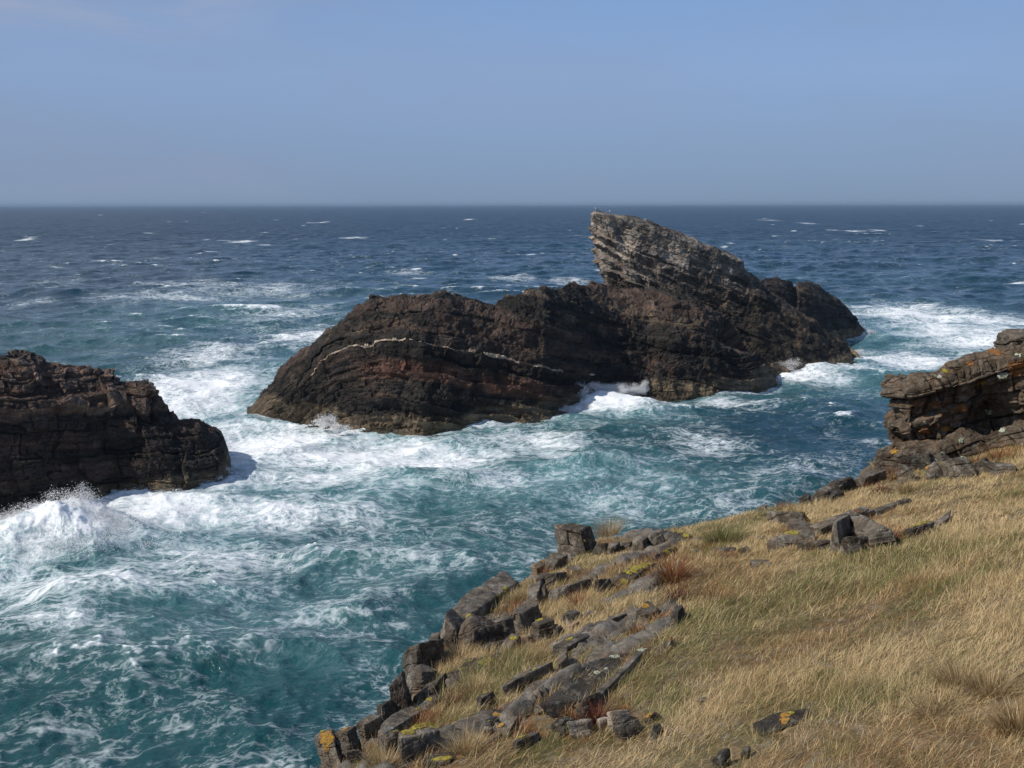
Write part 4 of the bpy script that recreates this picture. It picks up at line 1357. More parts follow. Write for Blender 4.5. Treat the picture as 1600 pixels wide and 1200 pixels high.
fr_ = np.random.RandomState(23)
FILL = []
while len(FILL) < 64:
    a, b = fr_.uniform(520, 1070), fr_.uniform(845, 1190)
    p = plane_pt(a, b)
    if in_poly(p[:1], p[1:2], ZONE)[0] and edge_sd(p[:1], p[1:2])[0] < -0.15:
        FILL.append((a, b))
for (a, b) in FILL:
    rock(a, b, fr_.uniform(9, 20), fr_.uniform(6, 12), fr_.uniform(-10, 50), fr_.uniform(.5, .9), fr_.choice(list('gmmdb')), "small broken stone lying in the turf between the larger cliff-top rocks", "stone", "stone", [], cuts=5, n=12, group="small broken stones in the turf")

# ------------------------------------------------------------------ the layered outcrop at the right edge
YO = 18.8
pl_ = at_y(1391, 607, YO)
xL = pl_[0] + 0.30
plan = np.array([(xL + 2.6, YO + 3.4), (xL + 1.0, YO + 2.2), (xL + 0.15, YO + 1.3), (xL + 0.0, YO + 0.75), (xL + 0.22, YO + 0.30), (xL + 0.8, YO + 0.10), (xL + 1.5, YO + 0.12), (xL + 1.9, YO + 0.02), (xL + 2.5, YO - 0.20), (xL + 3.6, YO - 0.35), (xL + 5.5, YO - 0.3), (xL + 8.0, YO + 0.2)])
seg = np.concatenate([[0], np.cumsum(np.linalg.norm(np.diff(plan, axis=0), axis=1))])
nc = 620
s_ = np.concatenate([np.linspace(0, seg[2], 60, endpoint=False), np.linspace(seg[2], seg[9], 460, endpoint=False), np.linspace(seg[9], seg[-1], 100)])
bx, by = interp_smooth(s_, seg, plan[:, 0]), interp_smooth(s_, seg, plan[:, 1])
tx, ty = np.gradient(bx), np.gradient(by)
ln = np.hypot(tx, ty)
nx_, ny_ = ty / ln, -tx / ln              # outward (towards the camera)
topx = [at_y(a, b, YO + 0.3) for a, b in [(1391, 606), (1412, 598), (1450, 588), (1475, 578), (1482, 569), (1528, 560), (1562, 548), (1600, 536), (1700, 510), (1900, 470)]]
tz = np.interp(bx, [p[0] for p in topx], [p[2] for p in topx])
tz = np.where(s_ < seg[4], np.minimum(tz, topx[0][2] - 0.12 * (seg[4] - s_) / seg[4]), tz)
gz0 = ground_z(bx, by, False) - 0.5
prof = [(0.0, 0.14), (0.12, 0.16), (0.24, 0.14), (0.34, 0.06), (0.40, -0.22), (0.47, -0.24), (0.56, -0.06), (0.66, 0.02), (0.80, 0.05), (0.93, 0.03), (1.0, -0.05)]
pz = np.array([p[0] for p in prof])
po = np.array([p[1] for p in prof])
nv = 300
vv = np.linspace(0, 1, nv)
fo_ = np.interp(vv, pz, po)
roof = np.linspace(0.02, 1, 70)
P = np.zeros((nv + 70, nc, 3))
for i in range(nv):
    P[i, :, 0], P[i, :, 1] = bx + nx_ * fo_[i], by + ny_ * fo_[i]
    P[i, :, 2] = gz0 + (tz - gz0) * vv[i]
backx, backy = bx * 0.72 + 0.28 * (xL + 6), by * 0 + YO + 3.4
for i, r_ in enumerate(roof):
    P[nv + i, :, 0] = (bx - nx_ * 0.05) * (1 - r_) + backx * r_
    P[nv + i, :, 1] = (by - ny_ * 0.05) * (1 - r_) + np.maximum(backy, by) * r_
    P[nv + i, :, 2] = tz - 1.0 * r_ - 0.3 * r_ ** 2
sh = P.shape
V, NV = P.reshape(-1, 3), grid_normals(P).reshape(-1, 3)
fr_c = np.array([xL + 2, YO - 5, 18])
if ((fr_c - V[150 * nc + 300]) @ NV[150 * nc + 300]) < 0:
    NV = -NV
st = V[:, 2] - 0.36 * V[:, 0] - 0.05 * V[:, 1]
al = V[:, 0] + 0.7 * V[:, 1] + 0.25 * V[:, 2]
wa = al + 0.2 * fbm3(V, 1.1, 3, 0.5, 3)
wb = st + 0.07 * fbm3(V, 1.2, 3, 0.5, 4)
v1, c1 = bricks(wa, wb, 0.50, 0.62, 701, 0.035)
v2, c2 = bricks(wa + 0.05 * fbm3(V, 4, 2, 0.5, 5), wb + 0.04 * fbm3(V, 3, 2, 0.5, 6), 0.27, 0.34, 702, 0.02)
v3, c3 = bricks(wa, wb, 0.05, 0.2, 703, 0.01)
D = 0.10 * fbm3(V, 0.8, 3, 0.5, 8) + 0.20 * v1 + 0.11 * v2 + 0.02 * v3 - 0.10 * c1 - 0.04 * c2 + 0.06 * fbm3(V, 3.5, 4, 0.6, 9)
hollow = np.exp(-(((V[:, 0] - xL - 1.75) / 0.22) ** 2 + ((V[:, 2] - 17.9) / 0.55) ** 2))
D = D - 0.42 * hollow
Vd = V + NV * D[:, None]
n1 = fbm3(V, 1.3, 4, 0.6, 20)
n2 = fbm3(V, 5.0, 4, 0.6, 21)
cc = np.array([[0.076, 0.056, 0.037]]) * np.clip(1 + 0.7 * n1 + 0.6 * n2 + 0.35 * v1, 0.3, 2.0)[:, None]
cc = lerp3(cc, np.array([[0.155, 0.13, 0.098]]), smooth(0.1, 0.5, n2 + 0.4 * v2) * 0.45)
cc = lerp3(cc, np.array([[0.26, 0.11, 0.04]]), smooth(0.36, 0.6, fbm3(V, 1.0, 4, 0.6, 25) + 0.3 * n2) * 0.45)
Q = grid_quads(sh[0], nc)
outc = empty("outcrop", (float(xL + 1.5), YO, float(ground_z(np.array([xL + 1.5]), np.array([YO]), False)[0])))
tag(outc, "overhanging layered brown outcrop with rusty moss at the right edge of the picture", "outcrop")
body = mesh_np("rock_face", to_parent(Vd, outc), Q, M_ROCK, outc, False, None, np.clip(cc, 0.01, 0.6))
Nd = grid_normals(Vd.reshape(sh)).reshape(-1, 3)
if (Nd * NV).sum() < 0:
    Nd = -Nd
wx, wy_ = project(Vd)
fcx, fcy = wx[Q].mean(axis=1), wy_[Q].mean(axis=1)
fmid = np.arange(len(Q)) // (nc - 1) < nv + 30
fn_ = fbm3(Vd[Q[:, 0]], 11.0, 4, 0.65, 55)


def face_patch(kind, px, py, rad_x, rad_y, name=None):
    m = (((fcx - px) / rad_x) ** 2 + ((fcy - py) / rad_y) ** 2 < (0.8 + 1.6 * fn_)) & fmid
    mt, nm = CRUST[kind]
    patch(nm, to_parent(Vd, outc), Q, m, Nd, 0.015, mt, outc)


for a in [('r', 1592, 576, 16, 15), ('o', 1476, 671, 11, 4), ('r', 1394, 610, 6, 9), ('o', 1398, 706, 6, 5), ('o', 1412, 618, 7, 4), ('r', 1500, 640, 10, 6), ('r', 1446, 676, 9, 5), ('o', 1535, 600, 6, 4), ('r', 1516, 570, 6, 4), ('r', 1556, 553, 14, 4), ('p', 1567, 588, 8, 5), ('p', 1583, 642, 5, 4), ('p', 1544, 646, 4, 3), ('p', 1567, 674, 5, 3), ('p', 1501, 690, 4, 4), ('p', 1468, 590, 4, 3), ('y', 1478, 582, 6, 4), ('p', 1445, 660, 3, 3), ('p', 1590, 556, 6, 5)]:
    face_patch(*a)
PLACED.append((xL + 3.6, YO + 0.9, 0.0, 3.7, 0.85))

# knob standing on top of the outcrop
V, F = rock_shape(1.3, 0.9, 0.62, 4242, 32, 4, 18, 1.2)
kp = at_y(1602, 536, YO + 0.9)
cc = np.array([[0.11, 0.09, 0.068]]) * np.clip(1 + 0.6 * fbm3(V, 2, 4, 0.6, 3) + 0.5 * fbm3(V, 7, 3, 0.6, 4), 0.3, 2)[:, None]
kn = mesh_np("boulder", V, F, M_ROCK, None, False, None, cc)
kn.location = (kp[0] + 0.16, YO + 0.9, kp[2] - 0.06)
tag(kn, "square brown boulder perched on top of the outcrop at the right edge", "boulder")
rk = [o for o in COL.objects if o.name.split('.')[0] in ('rock', 'slab', 'stone', 'boulder')]

# ------------------------------------------------------------------ grass
def blade_material(name, transl=0.25):
    m, g = new_mat(name)
    c = g.attr('Col', 'Color')
    d = g.principled(Base_Color=c, Roughness=0.55)
    for nd in g.t.nodes:
        if nd.type == 'BSDF_PRINCIPLED':
            nd.inputs['Specular IOR Level'].default_value = 0.25
    t = g.n('ShaderNodeBsdfTranslucent')
    g.put(t.inputs[0], c)
    mx = g.n('ShaderNodeMixShader')
    mx.inputs[0].default_value = transl
    g.t.links.new(d, mx.inputs[1])
    g.t.links.new(t.outputs[0], mx.inputs[2])
    g.out(mx.outputs[0])
    return m


M_BLADE = blade_material("dry_grass")


def blades(root, heading, length, lean, curl, width, col, parent=None, name="grass", mat=None, seed=0):
    """One strip of three faces per blade: it rises, then bends over along its heading."""
    n = len(root)
    r = np.random.RandomState(seed)
    dirx, diry = np.cos(heading), np.sin(heading)
    ts = np.array([0.0, 0.36, 0.70, 1.0])
    wd = np.array([1.0, 0.9, 0.62, 0.12])
    V = np.zeros((n, 8, 3))
    fx = r.uniform(-0.7, 0.7, n)
    sidex, sidey = -np.sin(heading + fx), np.cos(heading + fx)
    pos = root.copy()
    prev = 0.0
    for k, t in enumerate(ts):
        if k:
            a = lean + curl * (t + prev) / 2
            ds = (t - prev) * length
            pos = pos + np.stack([dirx * np.sin(a), diry * np.sin(a), np.cos(a)], 1) * ds[:, None]
            prev = t
        w2 = 0.5 * width * wd[k]
        off = np.stack([sidex * w2, sidey * w2, np.zeros(n)], 1)
        V[:, 2 * k], V[:, 2 * k + 1] = pos - off, pos + off
    base = (np.arange(n) * 8)[:, None, None]
    f = np.array([[0, 1, 3, 2], [2, 3, 5, 4], [4, 5, 7, 6]])[None]
    F = (base + f).reshape(-1, 4)
    C = np.repeat(col, 8, axis=0)
    return mesh_np(name, V.reshape(-1, 3), F, mat or M_BLADE, parent, True, None, C)


def on_rock(x, y, grow=1.0):
    m = np.zeros(x.shape, bool)
    for (cx, cy, hz, a, b) in PLACED:
        dx, dy = x - cx, y - cy
        u_ = (dx * math.cos(hz) + dy * math.sin(hz)) / (a * grow)
        v_ = (-dx * math.sin(hz) + dy * math.cos(hz)) / (b * grow)
        m |= (u_ ** 4 + v_ ** 4) < 1
    return m


gr = np.random.RandomState(11)
NT_ = 105000
cand_x = gr.uniform(-6, 16, NT_ * 3)
cand_y = gr.uniform(3.2, 28, NT_ * 3)
ang_ok = np.abs(cand_x) < (cand_y + 1.2) * 0.62
dist_c = np.hypot(cand_x, cand_y)
keep = ang_ok & (gr.uniform(size=len(cand_x)) < np.clip(1.25 * (8.0 / dist_c) ** 0.55, 0.45, 1.0))
cand_x, cand_y = cand_x[keep], cand_y[keep]
sd = edge_sd(cand_x, cand_y)
rmk, _, _ = rock_mask(cand_x, cand_y)
thin = fbm2(cand_x, cand_y, 0.9, 3, 0.5, 71)
ok = (sd < 0.12) & ~on_rock(cand_x, cand_y, 0.97) & (gr.uniform(size=len(sd)) > rmk * 0.8)
inz = in_poly(cand_x, cand_y, ZONE)
ok &= ~(inz & (thin < -0.38))
tx_, ty_ = cand_x[ok], cand_y[ok]
d_t = np.hypot(tx_, ty_)
n_t = len(tx_)
lush = fbm2(tx_, ty_, 0.55, 3, 0.5, 81) + 0.5 * fbm2(tx_, ty_, 1.8, 2, 0.5, 82)
per = np.clip(13 + 6 * lush, 7, 24).astype(int)
idx = np.repeat(np.arange(n_t), per)
nb = len(idx)
rad = 0.045 + 0.03 * gr.uniform(size=nb)
pa = gr.uniform(0, 2 * np.pi, nb)
pr = np.sqrt(gr.uniform(size=nb)) * rad
rx, ry = tx_[idx] + np.cos(pa) * pr, ty_[idx] + np.sin(pa) * pr
rz = ground_z(rx, ry) - 0.01
flow = 0.45 + 1.1 * fbm2(tx_, ty_, 0.35, 3, 0.5, 91) + 1.2 * fbm2(tx_, ty_, 1.3, 2, 0.5, 92)
hd = flow[idx] + gr.normal(size=n_t)[idx] * 0.5 + gr.normal(size=nb) * 0.4
rad_mix = np.arctan2(np.sin(pa), np.cos(pa))
swap = gr.uniform(size=nb) < 0.24
hd = np.where(swap, rad_mix, hd)
dl = d_t[idx]
ln_ = (0.095 + 0.075 * lush[idx]) * gr.uniform(0.5, 1.45, nb)
ln_ = np.clip(ln_, 0.06, 0.42) * np.where(in_poly(rx, ry, ZONE), 1.25, 1.0)
lean = np.clip(1.05 + 0.34 * gr.normal(size=nb) + 0.25 * gr.normal(size=n_t)[idx] + 0.25 * fbm2(rx, ry, 0.8, 2, 0.5, 95), 0.05, 1.4)
curl = np.clip(0.75 + 0.35 * gr.normal(size=nb), 0.0, 1.5)
wdt = np.clip(0.0025 * (dl / 6.5) ** 0.8, 0.0022, 0.0075) * gr.uniform(0.7, 1.3, nb)
grn = fbm2((tx_ * 0.8 + ty_ * 0.6) * 0.6, (ty_ * 0.8 - tx_ * 0.6) * 1.5, 0.9, 4, 0.55, 101)
gmask = smooth(0.0, 0.36, grn) * 0.55 + 0.15
gsel = gr.uniform(size=nb) < gmask[idx]
straw_a, straw_b, straw_c = np.array([0.47, 0.325, 0.145]), np.array([0.67, 0.515, 0.285]), np.array([0.27, 0.155, 0.064])
mixv = gr.uniform(size=nb)
tone_t = fbm2(tx_, ty_, 0.8, 3, 0.5, 111)
mv = np.clip(mixv * 0.8 + 0.3 + 0.5 * tone_t[idx], 0, 1)
colr = lerp3(np.repeat(straw_a[None], nb, 0), straw_b[None], mv)
br = gr.uniform(size=nb) < np.clip(0.16 + 0.5 * smooth(0.15, 0.45, fbm2(tx_, ty_, 0.7, 3, 0.5, 121)), 0, 0.7)[idx]
colr[br] = straw_c * (0.7 + 0.6 * gr.uniform(size=(br.sum(), 1)))
gcol = np.array([0.150, 0.150, 0.055])
colr[gsel] = gcol * (0.65 + 0.8 * gr.uniform(size=(gsel.sum(), 1))) + np.array([0.05, 0.035, 0.0]) * gr.uniform(size=(gsel.sum(), 1))
colr = colr * gr.uniform(0.75, 1.15, (nb, 1)) * np.clip(1 + 0.22 * gr.normal(size=(n_t, 1)), 0.55, 1.5)[idx]
gob = blades(np.stack([rx, ry, rz], 1), hd, ln_, lean, curl, wdt, colr, None, "grass", M_BLADE, 5)
tag(gob, kind="stuff")
# creeping red-brown plants between the rocks: a mat nobody could count
mx_, my_ = gr.uniform(-3, 8, 90000), gr.uniform(5, 21, 90000)
mk = in_poly(mx_, my_, ZONE) & (fbm2(mx_, my_, 1.1, 4, 0.6, 131) > 0.03) & (edge_sd(mx_, my_) < -0.05)
mx_, my_ = np.repeat(mx_[mk], 3), np.repeat(my_[mk], 3)
nm_ = len(mx_)
mx_ = mx_ + gr.normal(size=nm_) * 0.03
my_ = my_ + gr.normal(size=nm_) * 0.03
pal = np.array([(0.17, 0.05, 0.022), (0.24, 0.095, 0.035), (0.11, 0.04, 0.02), (0.20, 0.13, 0.045), (0.12, 0.11, 0.035)])
mob = blades(np.stack([mx_, my_, ground_z(mx_, my_) - 0.01], 1), gr.uniform(0, 6.28, nm_), gr.uniform(0.04, 0.11, nm_), gr.uniform(0.2, 1.1, nm_), gr.uniform(0, 0.8, nm_), np.full(nm_, 0.0055), pal[gr.randint(5, size=nm_)] * gr.uniform(0.6, 1.3, (nm_, 1)), None, "ground_cover", M_BLADE, 8)
tag(mob, kind="stuff")
print("blades", nb)

# ------------------------------------------------------------------ single tufts and plants
def tuft(px, py, wpx, hpx, cols, label, cat, name, nbl=160, droop=0.6, radial=True, heading=0.4, wid=0.004):
    if cat == 'red plant':
        wpx, hpx = wpx * 1.25, hpx * 1.2
    c = ground_pt(px, py + hpx * 0.4)
    D_ = float(np.linalg.norm(c - np.array([0, 0, H_EYE])))
    w_m, h_m = wpx * D_ / FPX, hpx * D_ / FPX * (1.35 if hpx < 26 else 1.0)
    r = np.random.RandomState(int(px * 3 + py * 5) % 9999)
    n = nbl
    a = r.uniform(0, 2 * np.pi, n)
    q = np.sqrt(r.uniform(size=n)) * w_m * 0.34
    root = np.stack([np.cos(a) * q, np.sin(a) * q * 0.8, np.zeros(n) - 0.02], 1)
    root[:, 2] += root[:, 0] * GA + root[:, 1] * GB
    hd_ = a + r.normal(size=n) * 0.5 if radial else heading + r.normal(size=n) * 0.6
    ln2 = h_m * r.uniform(0.7, 1.35, n)
    le = np.clip(droop * (0.25 + q / (w_m * 0.34)) * 0.7 + 0.12 * r.normal(size=n), 0, 1.2)
    cu = np.clip(0.5 + 0.3 * r.normal(size=n), 0, 1.3)
    cols = np.array(cols)
    cl_ = cols[r.randint(len(cols), size=n)] * r.uniform(0.65, 1.3, (n, 1))
    o = blades(root, hd_, ln2, le, cu, np.full(n, wid) * r.uniform(.7, 1.4, n), cl_, None, name, M_BLADE, int(px))
    o.location = Vector(c)
    tag(o, label, cat)
    return o


RED = [(0.20, 0.055, 0.022), (0.28, 0.10, 0.035), (0.12, 0.035, 0.018), (0.30, 0.15, 0.05)]
DRED = [(0.12, 0.03, 0.018), (0.17, 0.05, 0.025), (0.08, 0.025, 0.015)]
RUSTY = [(0.27, 0.115, 0.04), (0.22, 0.075, 0.03), (0.34, 0.19, 0.07)]
GREEN = [(0.13, 0.14, 0.035), (0.09, 0.11, 0.03), (0.26, 0.22, 0.09), (0.16, 0.15, 0.05)]
STRAW = [(0.42, 0.30, 0.15), (0.55, 0.43, 0.24), (0.30, 0.20, 0.09)]
TUFTS = [
    (1050, 892, 30, 40, RED, "tall rusty red bush in mid slope", "red plant", 420),
    (1058, 932, 24, 20, DRED, "dark crimson tuft below the tall rusty bush", "red plant", 260),
    (1116, 934, 24, 20, RUSTY, "arched rust-red tuft in the straw right of the crimson tuft", "red plant", 220),
    (1389, 838, 28, 30, RED, "spiky dark red tuft beside the striped grey rock", "red plant", 380),
    (1016, 876, 26, 14, RUSTY, "rusty clump left of the black wedge rock", "red plant", 200),
    (1104, 857, 11, 11, RED, "round red tuft between two flat stones", "red plant", 130),
    (1118, 873, 34, 10, DRED, "dark red row of plants under the flat brown stone", "red plant", 200),
    (1143, 868, 14, 9, RED, "red sprig near the lichen-dotted stone", "red plant", 100),
    (1222, 795, 24, 11, RUSTY, "rust-brown cushion on the brink against the sea", "red plant", 220),
    (1241, 803, 18, 9, GREEN, "dark greenish cushion behind the flat layered rock", "plant", 160),
    (1236, 837, 14, 11, RUSTY, "reddish tuft between the layered rock and the long blade", "red plant", 120),
    (1376, 766, 20, 12, DRED, "dark red-brown cushion in the grass below the edge rocks", "red plant", 180),
    (1352, 764, 20, 8, RED, "thin red fringe on the sea edge by the outcrop foot", "red plant", 110),
    (1398, 745, 12, 18, RED, "red tuft wedged at the left foot of the outcrop", "red plant", 140),
    (1560, 714, 24, 18, RUSTY, "orange-brown cushion in the grass under the outcrop", "red plant", 240),
    (1522, 724, 26, 12, DRED, "dark red-brown patch above the low white-spotted rock", "red plant", 180),
    (1361, 812, 12, 8, RUSTY, "small rusty tuft on the long grey ridge", "red plant", 90),
    (800, 961, 40, 16, RED, "red plant mat behind the big dark fractured block", "red plant", 260),
    (814, 944, 16, 12, DRED, "deep red sprig right of the white pebble", "red plant", 120),
    (851, 892, 20, 9, RUSTY, "orange-red plants on the crumbly pinkish stone", "red plant", 130),
    (884, 914, 14, 9, DRED, "dark red sprig by the upper grey blocks", "red plant", 90),
    (901, 940, 18, 16, RED, "red tuft under the long grey ridge slab", "red plant", 170),
    (908, 953, 30, 9, DRED, "low crimson mat in front of the flat fringed stone", "red plant", 150),
    (944, 952, 34, 9, RED, "bright red strip below the flat fringed stone", "red plant", 170),
    (735, 976, 14, 9, RUSTY, "rust-coloured sprig on the whaleback slab's lower flank", "red plant", 90),
    (806, 1010, 20, 16, RED, "fiery red tuft on the tip of the grey wedge", "red plant", 190),
    (684, 1014, 14, 10, RUSTY, "orange-red cushion on the jutting orange-spotted block", "red plant", 110),
    (652, 1128, 38, 24, RUSTY, "big rust and green clump beside the long grey slab", "red plant", 300),
    (676, 1122, 18, 14, RED, "scarlet tuft right of the big rust clump", "red plant", 140),
    (702, 1096, 24, 16, DRED, "dark red tuft above the scarlet tuft", "red plant", 170),
    (692, 1136, 18, 11, RUSTY, "orange plants on the lichen-lined dark stone", "red plant", 110),
    (776, 1117, 22, 12, DRED, "crimson mat on the black ledge", "red plant", 150),
    (845, 1082, 30, 12, RUSTY, "rusty strip under the curved layered slab", "red plant", 160),
    (866, 1064, 14, 10, DRED, "deep red sprig at the tip of the curved slab", "red plant", 90),
    (893, 1117, 14, 14, RED, "red tuft left of the dark-mouthed lump", "red plant", 120),
    (932, 1118, 26, 18, DRED, "maroon clump under the pale grey rim", "red plant", 210),
    (970, 1106, 12, 10, RUSTY, "brown-red sprig in the grass right of the pale rim", "red plant", 80),
    (980, 1036, 26, 14, RUSTY, "rusty clump on the black flat slab", "red plant", 170),
    (1000, 988, 26, 14, RED, "red-brown clump below the rounded grey stone", "red plant", 170),
    (1040, 968, 30, 16, RED, "large red-brown clump in the recess right of the cube-shaped rock", "red plant", 220),
    (812, 1140, 18, 18, RUSTY, "rusty clump right of the slanting-topped block", "red plant", 140),
    (838, 1150, 26, 10, RED, "red fringe above the slab with the pale lower edge", "red plant", 130),
    (1212, 1112, 18, 8, RED, "red sprig above the low black slab", "red plant", 90),
    (1212, 1152, 12, 9, RED, "red sprig under the low black slab", "red plant", 80),
    (956, 893, 22, 12, RUSTY, "reddish grass clump left of the tan stone", "red plant", 130),
    (1130, 838, 64, 34, GREEN, "green tussock on the brink near the lone rounded stone", "tussock", 800),
    (1500, 1062, 60, 44, STRAW, "big fanned straw tussock at the lower right", "tussock", 900),
    (1546, 1076, 56, 42, STRAW, "second fanned straw tussock beside the right edge", "tussock", 800),
    (1590, 1130, 56, 44, STRAW + [(0.24, 0.13, 0.05)], "brownish straw tussock cut by the right edge", "tussock", 800),
    (1466, 1104, 80, 34, STRAW, "low flattened straw tussock left of the fanned ones", "tussock", 700),
    (720, 1020, 50, 28, STRAW, "straw tuft under the big dark fractured block", "tussock", 500),
    (740, 1072, 56, 30, STRAW, "straw tuft beside the yellow-splashed dark slab", "tussock", 520),
    (820, 930, 30, 26, STRAW, "straw tuft on the whaleback slab", "tussock", 360),
    (725, 1168, 50, 36, STRAW, "overhanging straw tussock right of the broad streaked rock", "tussock", 600),
    (598, 1192, 46, 24, STRAW, "straw tuft at the bottom edge beside the dark hollowed block", "tussock", 420),
    (950, 828, 50, 22, STRAW, "straw tuft on the brink right of the square boulder", "tussock", 420),
    (1416, 762, 26, 18, STRAW, "pale straw tuft left of the knobbly boulder", "tussock", 260),
    (1290, 1062, 30, 26, GREEN, "dark green tuft in the middle of the lower grass", "tussock", 360),
]
for (px, py, wpx, hpx, cols, label, cat, nbl) in TUFTS:
    red = cat != "tussock"
    tuft(px, py, wpx, hpx, cols, label, cat, "grass_tussock" if not red else ("plant_tuft" if cat == "plant" else "red_plant"), nbl, 0.9 if red else 0.8, True, 0.4, 0.0052 if red else 0.0038)

# ------------------------------------------------------------------ spray thrown up where waves hit rock
def spray_material():
    m, g = new_mat("spray_droplets")
    d = g.n('ShaderNodeBsdfDiffuse')
    d.inputs[0].default_value = (0.99, 0.99, 0.99, 1)
    t = g.n('ShaderNodeBsdfTranslucent')
    t.inputs[0].default_value = (0.99, 0.99, 0.99, 1)
    mx = g.n('ShaderNodeMixShader')
    mx.inputs[0].default_value = 0.6
    g.t.links.new(d.outputs[0], mx.inputs[1])
    g.t.links.new(t.outputs[0], mx.inputs[2])
    g.out(mx.outputs[0])
    return m


M_SPRAY = spray_material()
OCT_V = np.array([(1, 0, 0), (-1, 0, 0), (0, 1, 0), (0, -1, 0), (0, 0, 1), (0, 0, -1)], float)
OCT_F = np.array([(0, 2, 4), (2, 1, 4), (1, 3, 4), (3, 0, 4), (2, 0, 5), (1, 2, 5), (3, 1, 5), (0, 3, 5)])


def spray(puffs, per, seed, size=(0.012, 0.042)):
    """puffs: (sea pixel x, y, height above the sea, spread across, spread up, weight); droplets thin out away from each puff."""
    r = np.random.RandomState(seed)
    C = []
    for (px, py, hz, sx, sz, wgt) in puffs:
        c = sea_pt(px, py)
        n = int(per * wgt)
        k = max(4, n // 90)
        sub = r.normal(size=(k, 3)) * np.array([sx, sx * 0.7, sz]) * 0.8          # ragged clumps inside the puff
        who = r.randint(k, size=n)
        q = sub[who] + np.clip(r.standard_t(5, size=(n, 3)), -3, 3) * np.array([sx, sx * 0.7, sz]) * 0.30
        q[:, 2] = np.abs(q[:, 2] + hz)
        C.append(q + np.array([c[0], c[1], 0.1]))
    C = np.concatenate(C)
    n = len(C)
    s = size[0] + (size[1] - size[0]) * r.uniform(size=n) ** 2.5
    V = (C[:, None, :] + OCT_V[None] * s[:, None, None]).reshape(-1, 3)
    F = (np.arange(n)[:, None, None] * 6 + OCT_F[None]).reshape(-1, 3)
    o = mesh_np("spray", V, F, M_SPRAY, None, True)
    return tag(o, kind="stuff")


spray([(112, 848, 2.0, 1.2, .45, 1.3), (118, 840, 2.7, .7, .5, .4), (150, 846, 1.7, 1.0, .35, .8), (70, 850, 1.9, 1.2, .35, 1.2), (35, 856, 1.7, 1.1, .35, 1.2), (0, 862, 1.4, 1.1, .3, 1.0), (92, 858, 1.7, 1.6, .3, 1.6), (140, 856, 1.4, 1.4, .3, 1.2),
       (40, 868, 1.2, 1.6, .3, 1.4), (190, 846, .9, 1.0, .25, .6), (110, 870, 1.1, 1.8, .3, 1.4), (200, 858, .5, 1.4, .2, .6), (60, 876, .6, 1.6, .2, .9)], 11000, 1, (0.010, 0.036))
spray([(905, 634, 1.3, .6, .6, 1.0), (915, 628, 1.5, .6, .5, .8), (935, 628, 1.3, .8, .35, .9), (962, 626, 1.2, .9, .35, .9), (990, 622, .8, .7, .3, .7), (1006, 618, .9, .3, .4, .4), (880, 645, .3, .7, .2, .5), (925, 640, .25, .8, .2, .6)], 9000, 2)
spray([(512, 668, .6, .5, .5, .9), (530, 674, .3, .6, .25, .6), (498, 666, .25, .5, .2, .5)], 3000, 3)
spray([(1232, 580, .7, .7, .5, 1.0), (1245, 570, .9, .6, .5, .8), (1262, 565, .6, .8, .4, .8), (1292, 560, .5, .7, .35, .7), (1340, 556, .3, .8, .2, .6)], 3000, 4)
spray([(1346, 524, .9, .6, .5, .8), (1358, 526, .5, .8, .3, .6)], 2600, 5)
spray([(348, 742, .3, .5, .2, .5), (330, 752, .2, .6, .15, .5), (250, 775, .2, 1.0, .15, .6)], 2400, 6)


# ------------------------------------------------------------------ two gulls on the tip of the crag
M_WHITE, g = new_mat("white_feathers")
g.out(g.principled(Base_Color=(0.75, 0.75, 0.73), Roughness=0.7))
M_WING, g = new_mat("grey_feathers")
g.out(g.principled(Base_Color=(0.30, 0.31, 0.33), Roughness=0.7))
M_BILL, g = new_mat("yellow_bill")
g.out(g.principled(Base_Color=(0.55, 0.32, 0.04), Roughness=0.5))


def rings_mesh(name, rings, mat, parent, seg=14):
    V = []
    for (x, z, rx, rz) in rings:
        for k in range(seg):
            a = 2 * math.pi * k / seg
            V.append((x, math.cos(a) * rx, z + math.sin(a) * rz))
    return mesh_np(name, np.array(V), grid_quads(len(rings), seg, True)[:, ::-1], mat, parent, True)


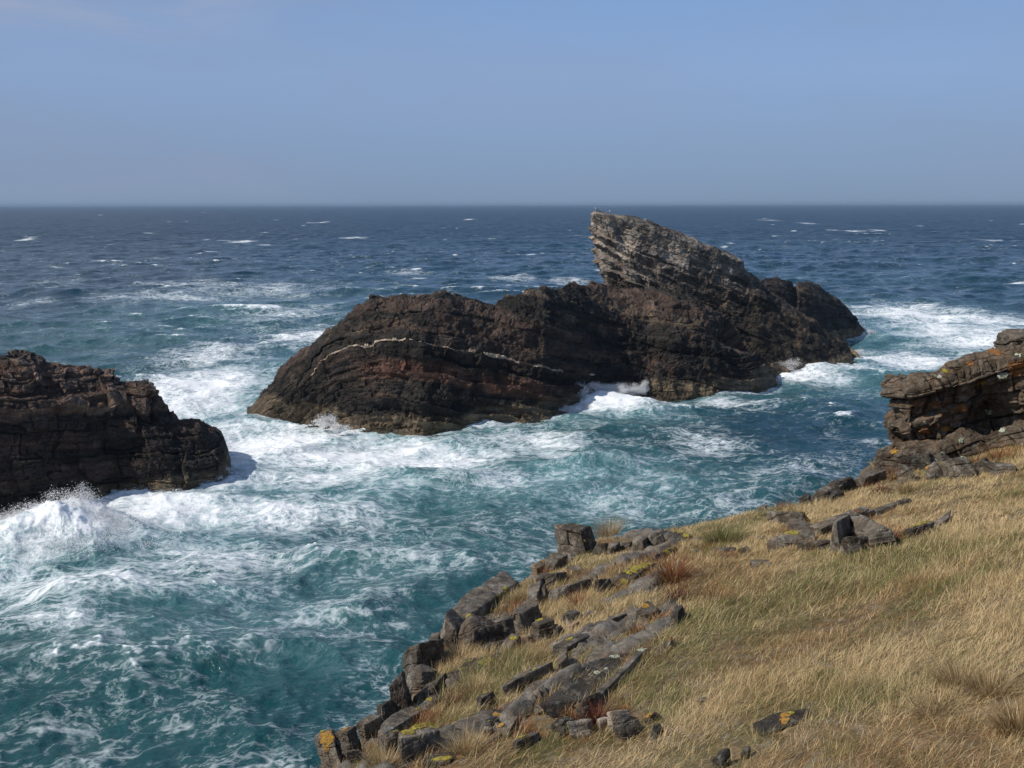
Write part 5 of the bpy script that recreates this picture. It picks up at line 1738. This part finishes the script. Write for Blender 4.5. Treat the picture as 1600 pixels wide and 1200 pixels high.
def gull():
    r = empty("gull")
    b = rings_mesh("body", [(-.34, .16, .005, .004), (-.28, .165, .03, .015), (-.18, .17, .055, .045), (-.05, .175, .075, .075), (.06, .19, .072, .08), (.13, .225, .05, .06), (.165, .28, .036, .042), (.19, .32, .038, .04), (.222, .33, .028, .03), (.245, .328, .006, .008)], M_WHITE, r)
    for s in (-1, 1):
        wv = rings_mesh("wing", [(-.38, .175, .004, .006), (-.24, .19, .014, .028), (-.08, .20, .02, .05), (.05, .21, .016, .045), (.10, .215, .004, .01)], M_WING, r)
        wv.location = (0, s * .062, 0.01)
        lg = rings_mesh("leg", [(0, 0, .007, .007), (.001, .06, .007, .007), (.002, .12, .009, .009)], M_BILL, r, 6)
        lg.location = (0, s * .03, 0)
    rings_mesh("bill", [(.235, .328, .011, .012), (.28, .322, .008, .009), (.305, .312, .002, .003)], M_BILL, r, 8)
    return r


cvx, cvy = project(CRAG_V)


def crag_top(px):
    m = np.abs(cvx - px) < 1.6
    i = np.argmin(np.where(m, cvy, 1e9))
    return CRAG_V[i]


bird = gull()
p0 = crag_top(931)
bird.location = (p0[0], p0[1], p0[2] - 0.03)
bird.rotation_euler = (0, 0, math.radians(200))
bird.scale = (1.25,) * 3
tag(bird, "white gull at the very tip of the leaning crag", "gull")
b2 = bird.copy()
COL.objects.link(b2)
for ch in list(bird.children):
    c_ = ch.copy()
    COL.objects.link(c_)
    c_.parent = b2
p1 = crag_top(951)
b2.location = (p1[0], p1[1], p1[2] - 0.03)
b2.rotation_euler = (0, 0, math.radians(20))
tag(b2, "white gull standing a little right of the crag's tip", "gull")


# ------------------------------------------------------------------ sea haze: thin, even air round the whole place
bm_v = np.array([(sx * 27000.0, sy * 27000.0 + 0.0, z_) for z_ in (-4.3, 33.0) for sx, sy in ((-1, -1), (1, -1), (1, 1), (-1, 1))])
bm_f = np.array([(0, 3, 2, 1), (4, 5, 6, 7), (0, 1, 5, 4), (1, 2, 6, 5), (2, 3, 7, 6), (3, 0, 4, 7)])
M_HAZE = bpy.data.materials.new("sea_haze")
M_HAZE.use_nodes = True
g = NT(M_HAZE.node_tree)
pv = g.n('ShaderNodeVolumePrincipled')
pv.inputs['Color'].default_value = (0.39, 0.54, 0.72, 1)
pv.inputs['Density'].default_value = 0.00009
g.out(None, pv.outputs[0])
hz_ = mesh_np("haze", bm_v, bm_f, M_HAZE)
tag(hz_, kind="stuff")
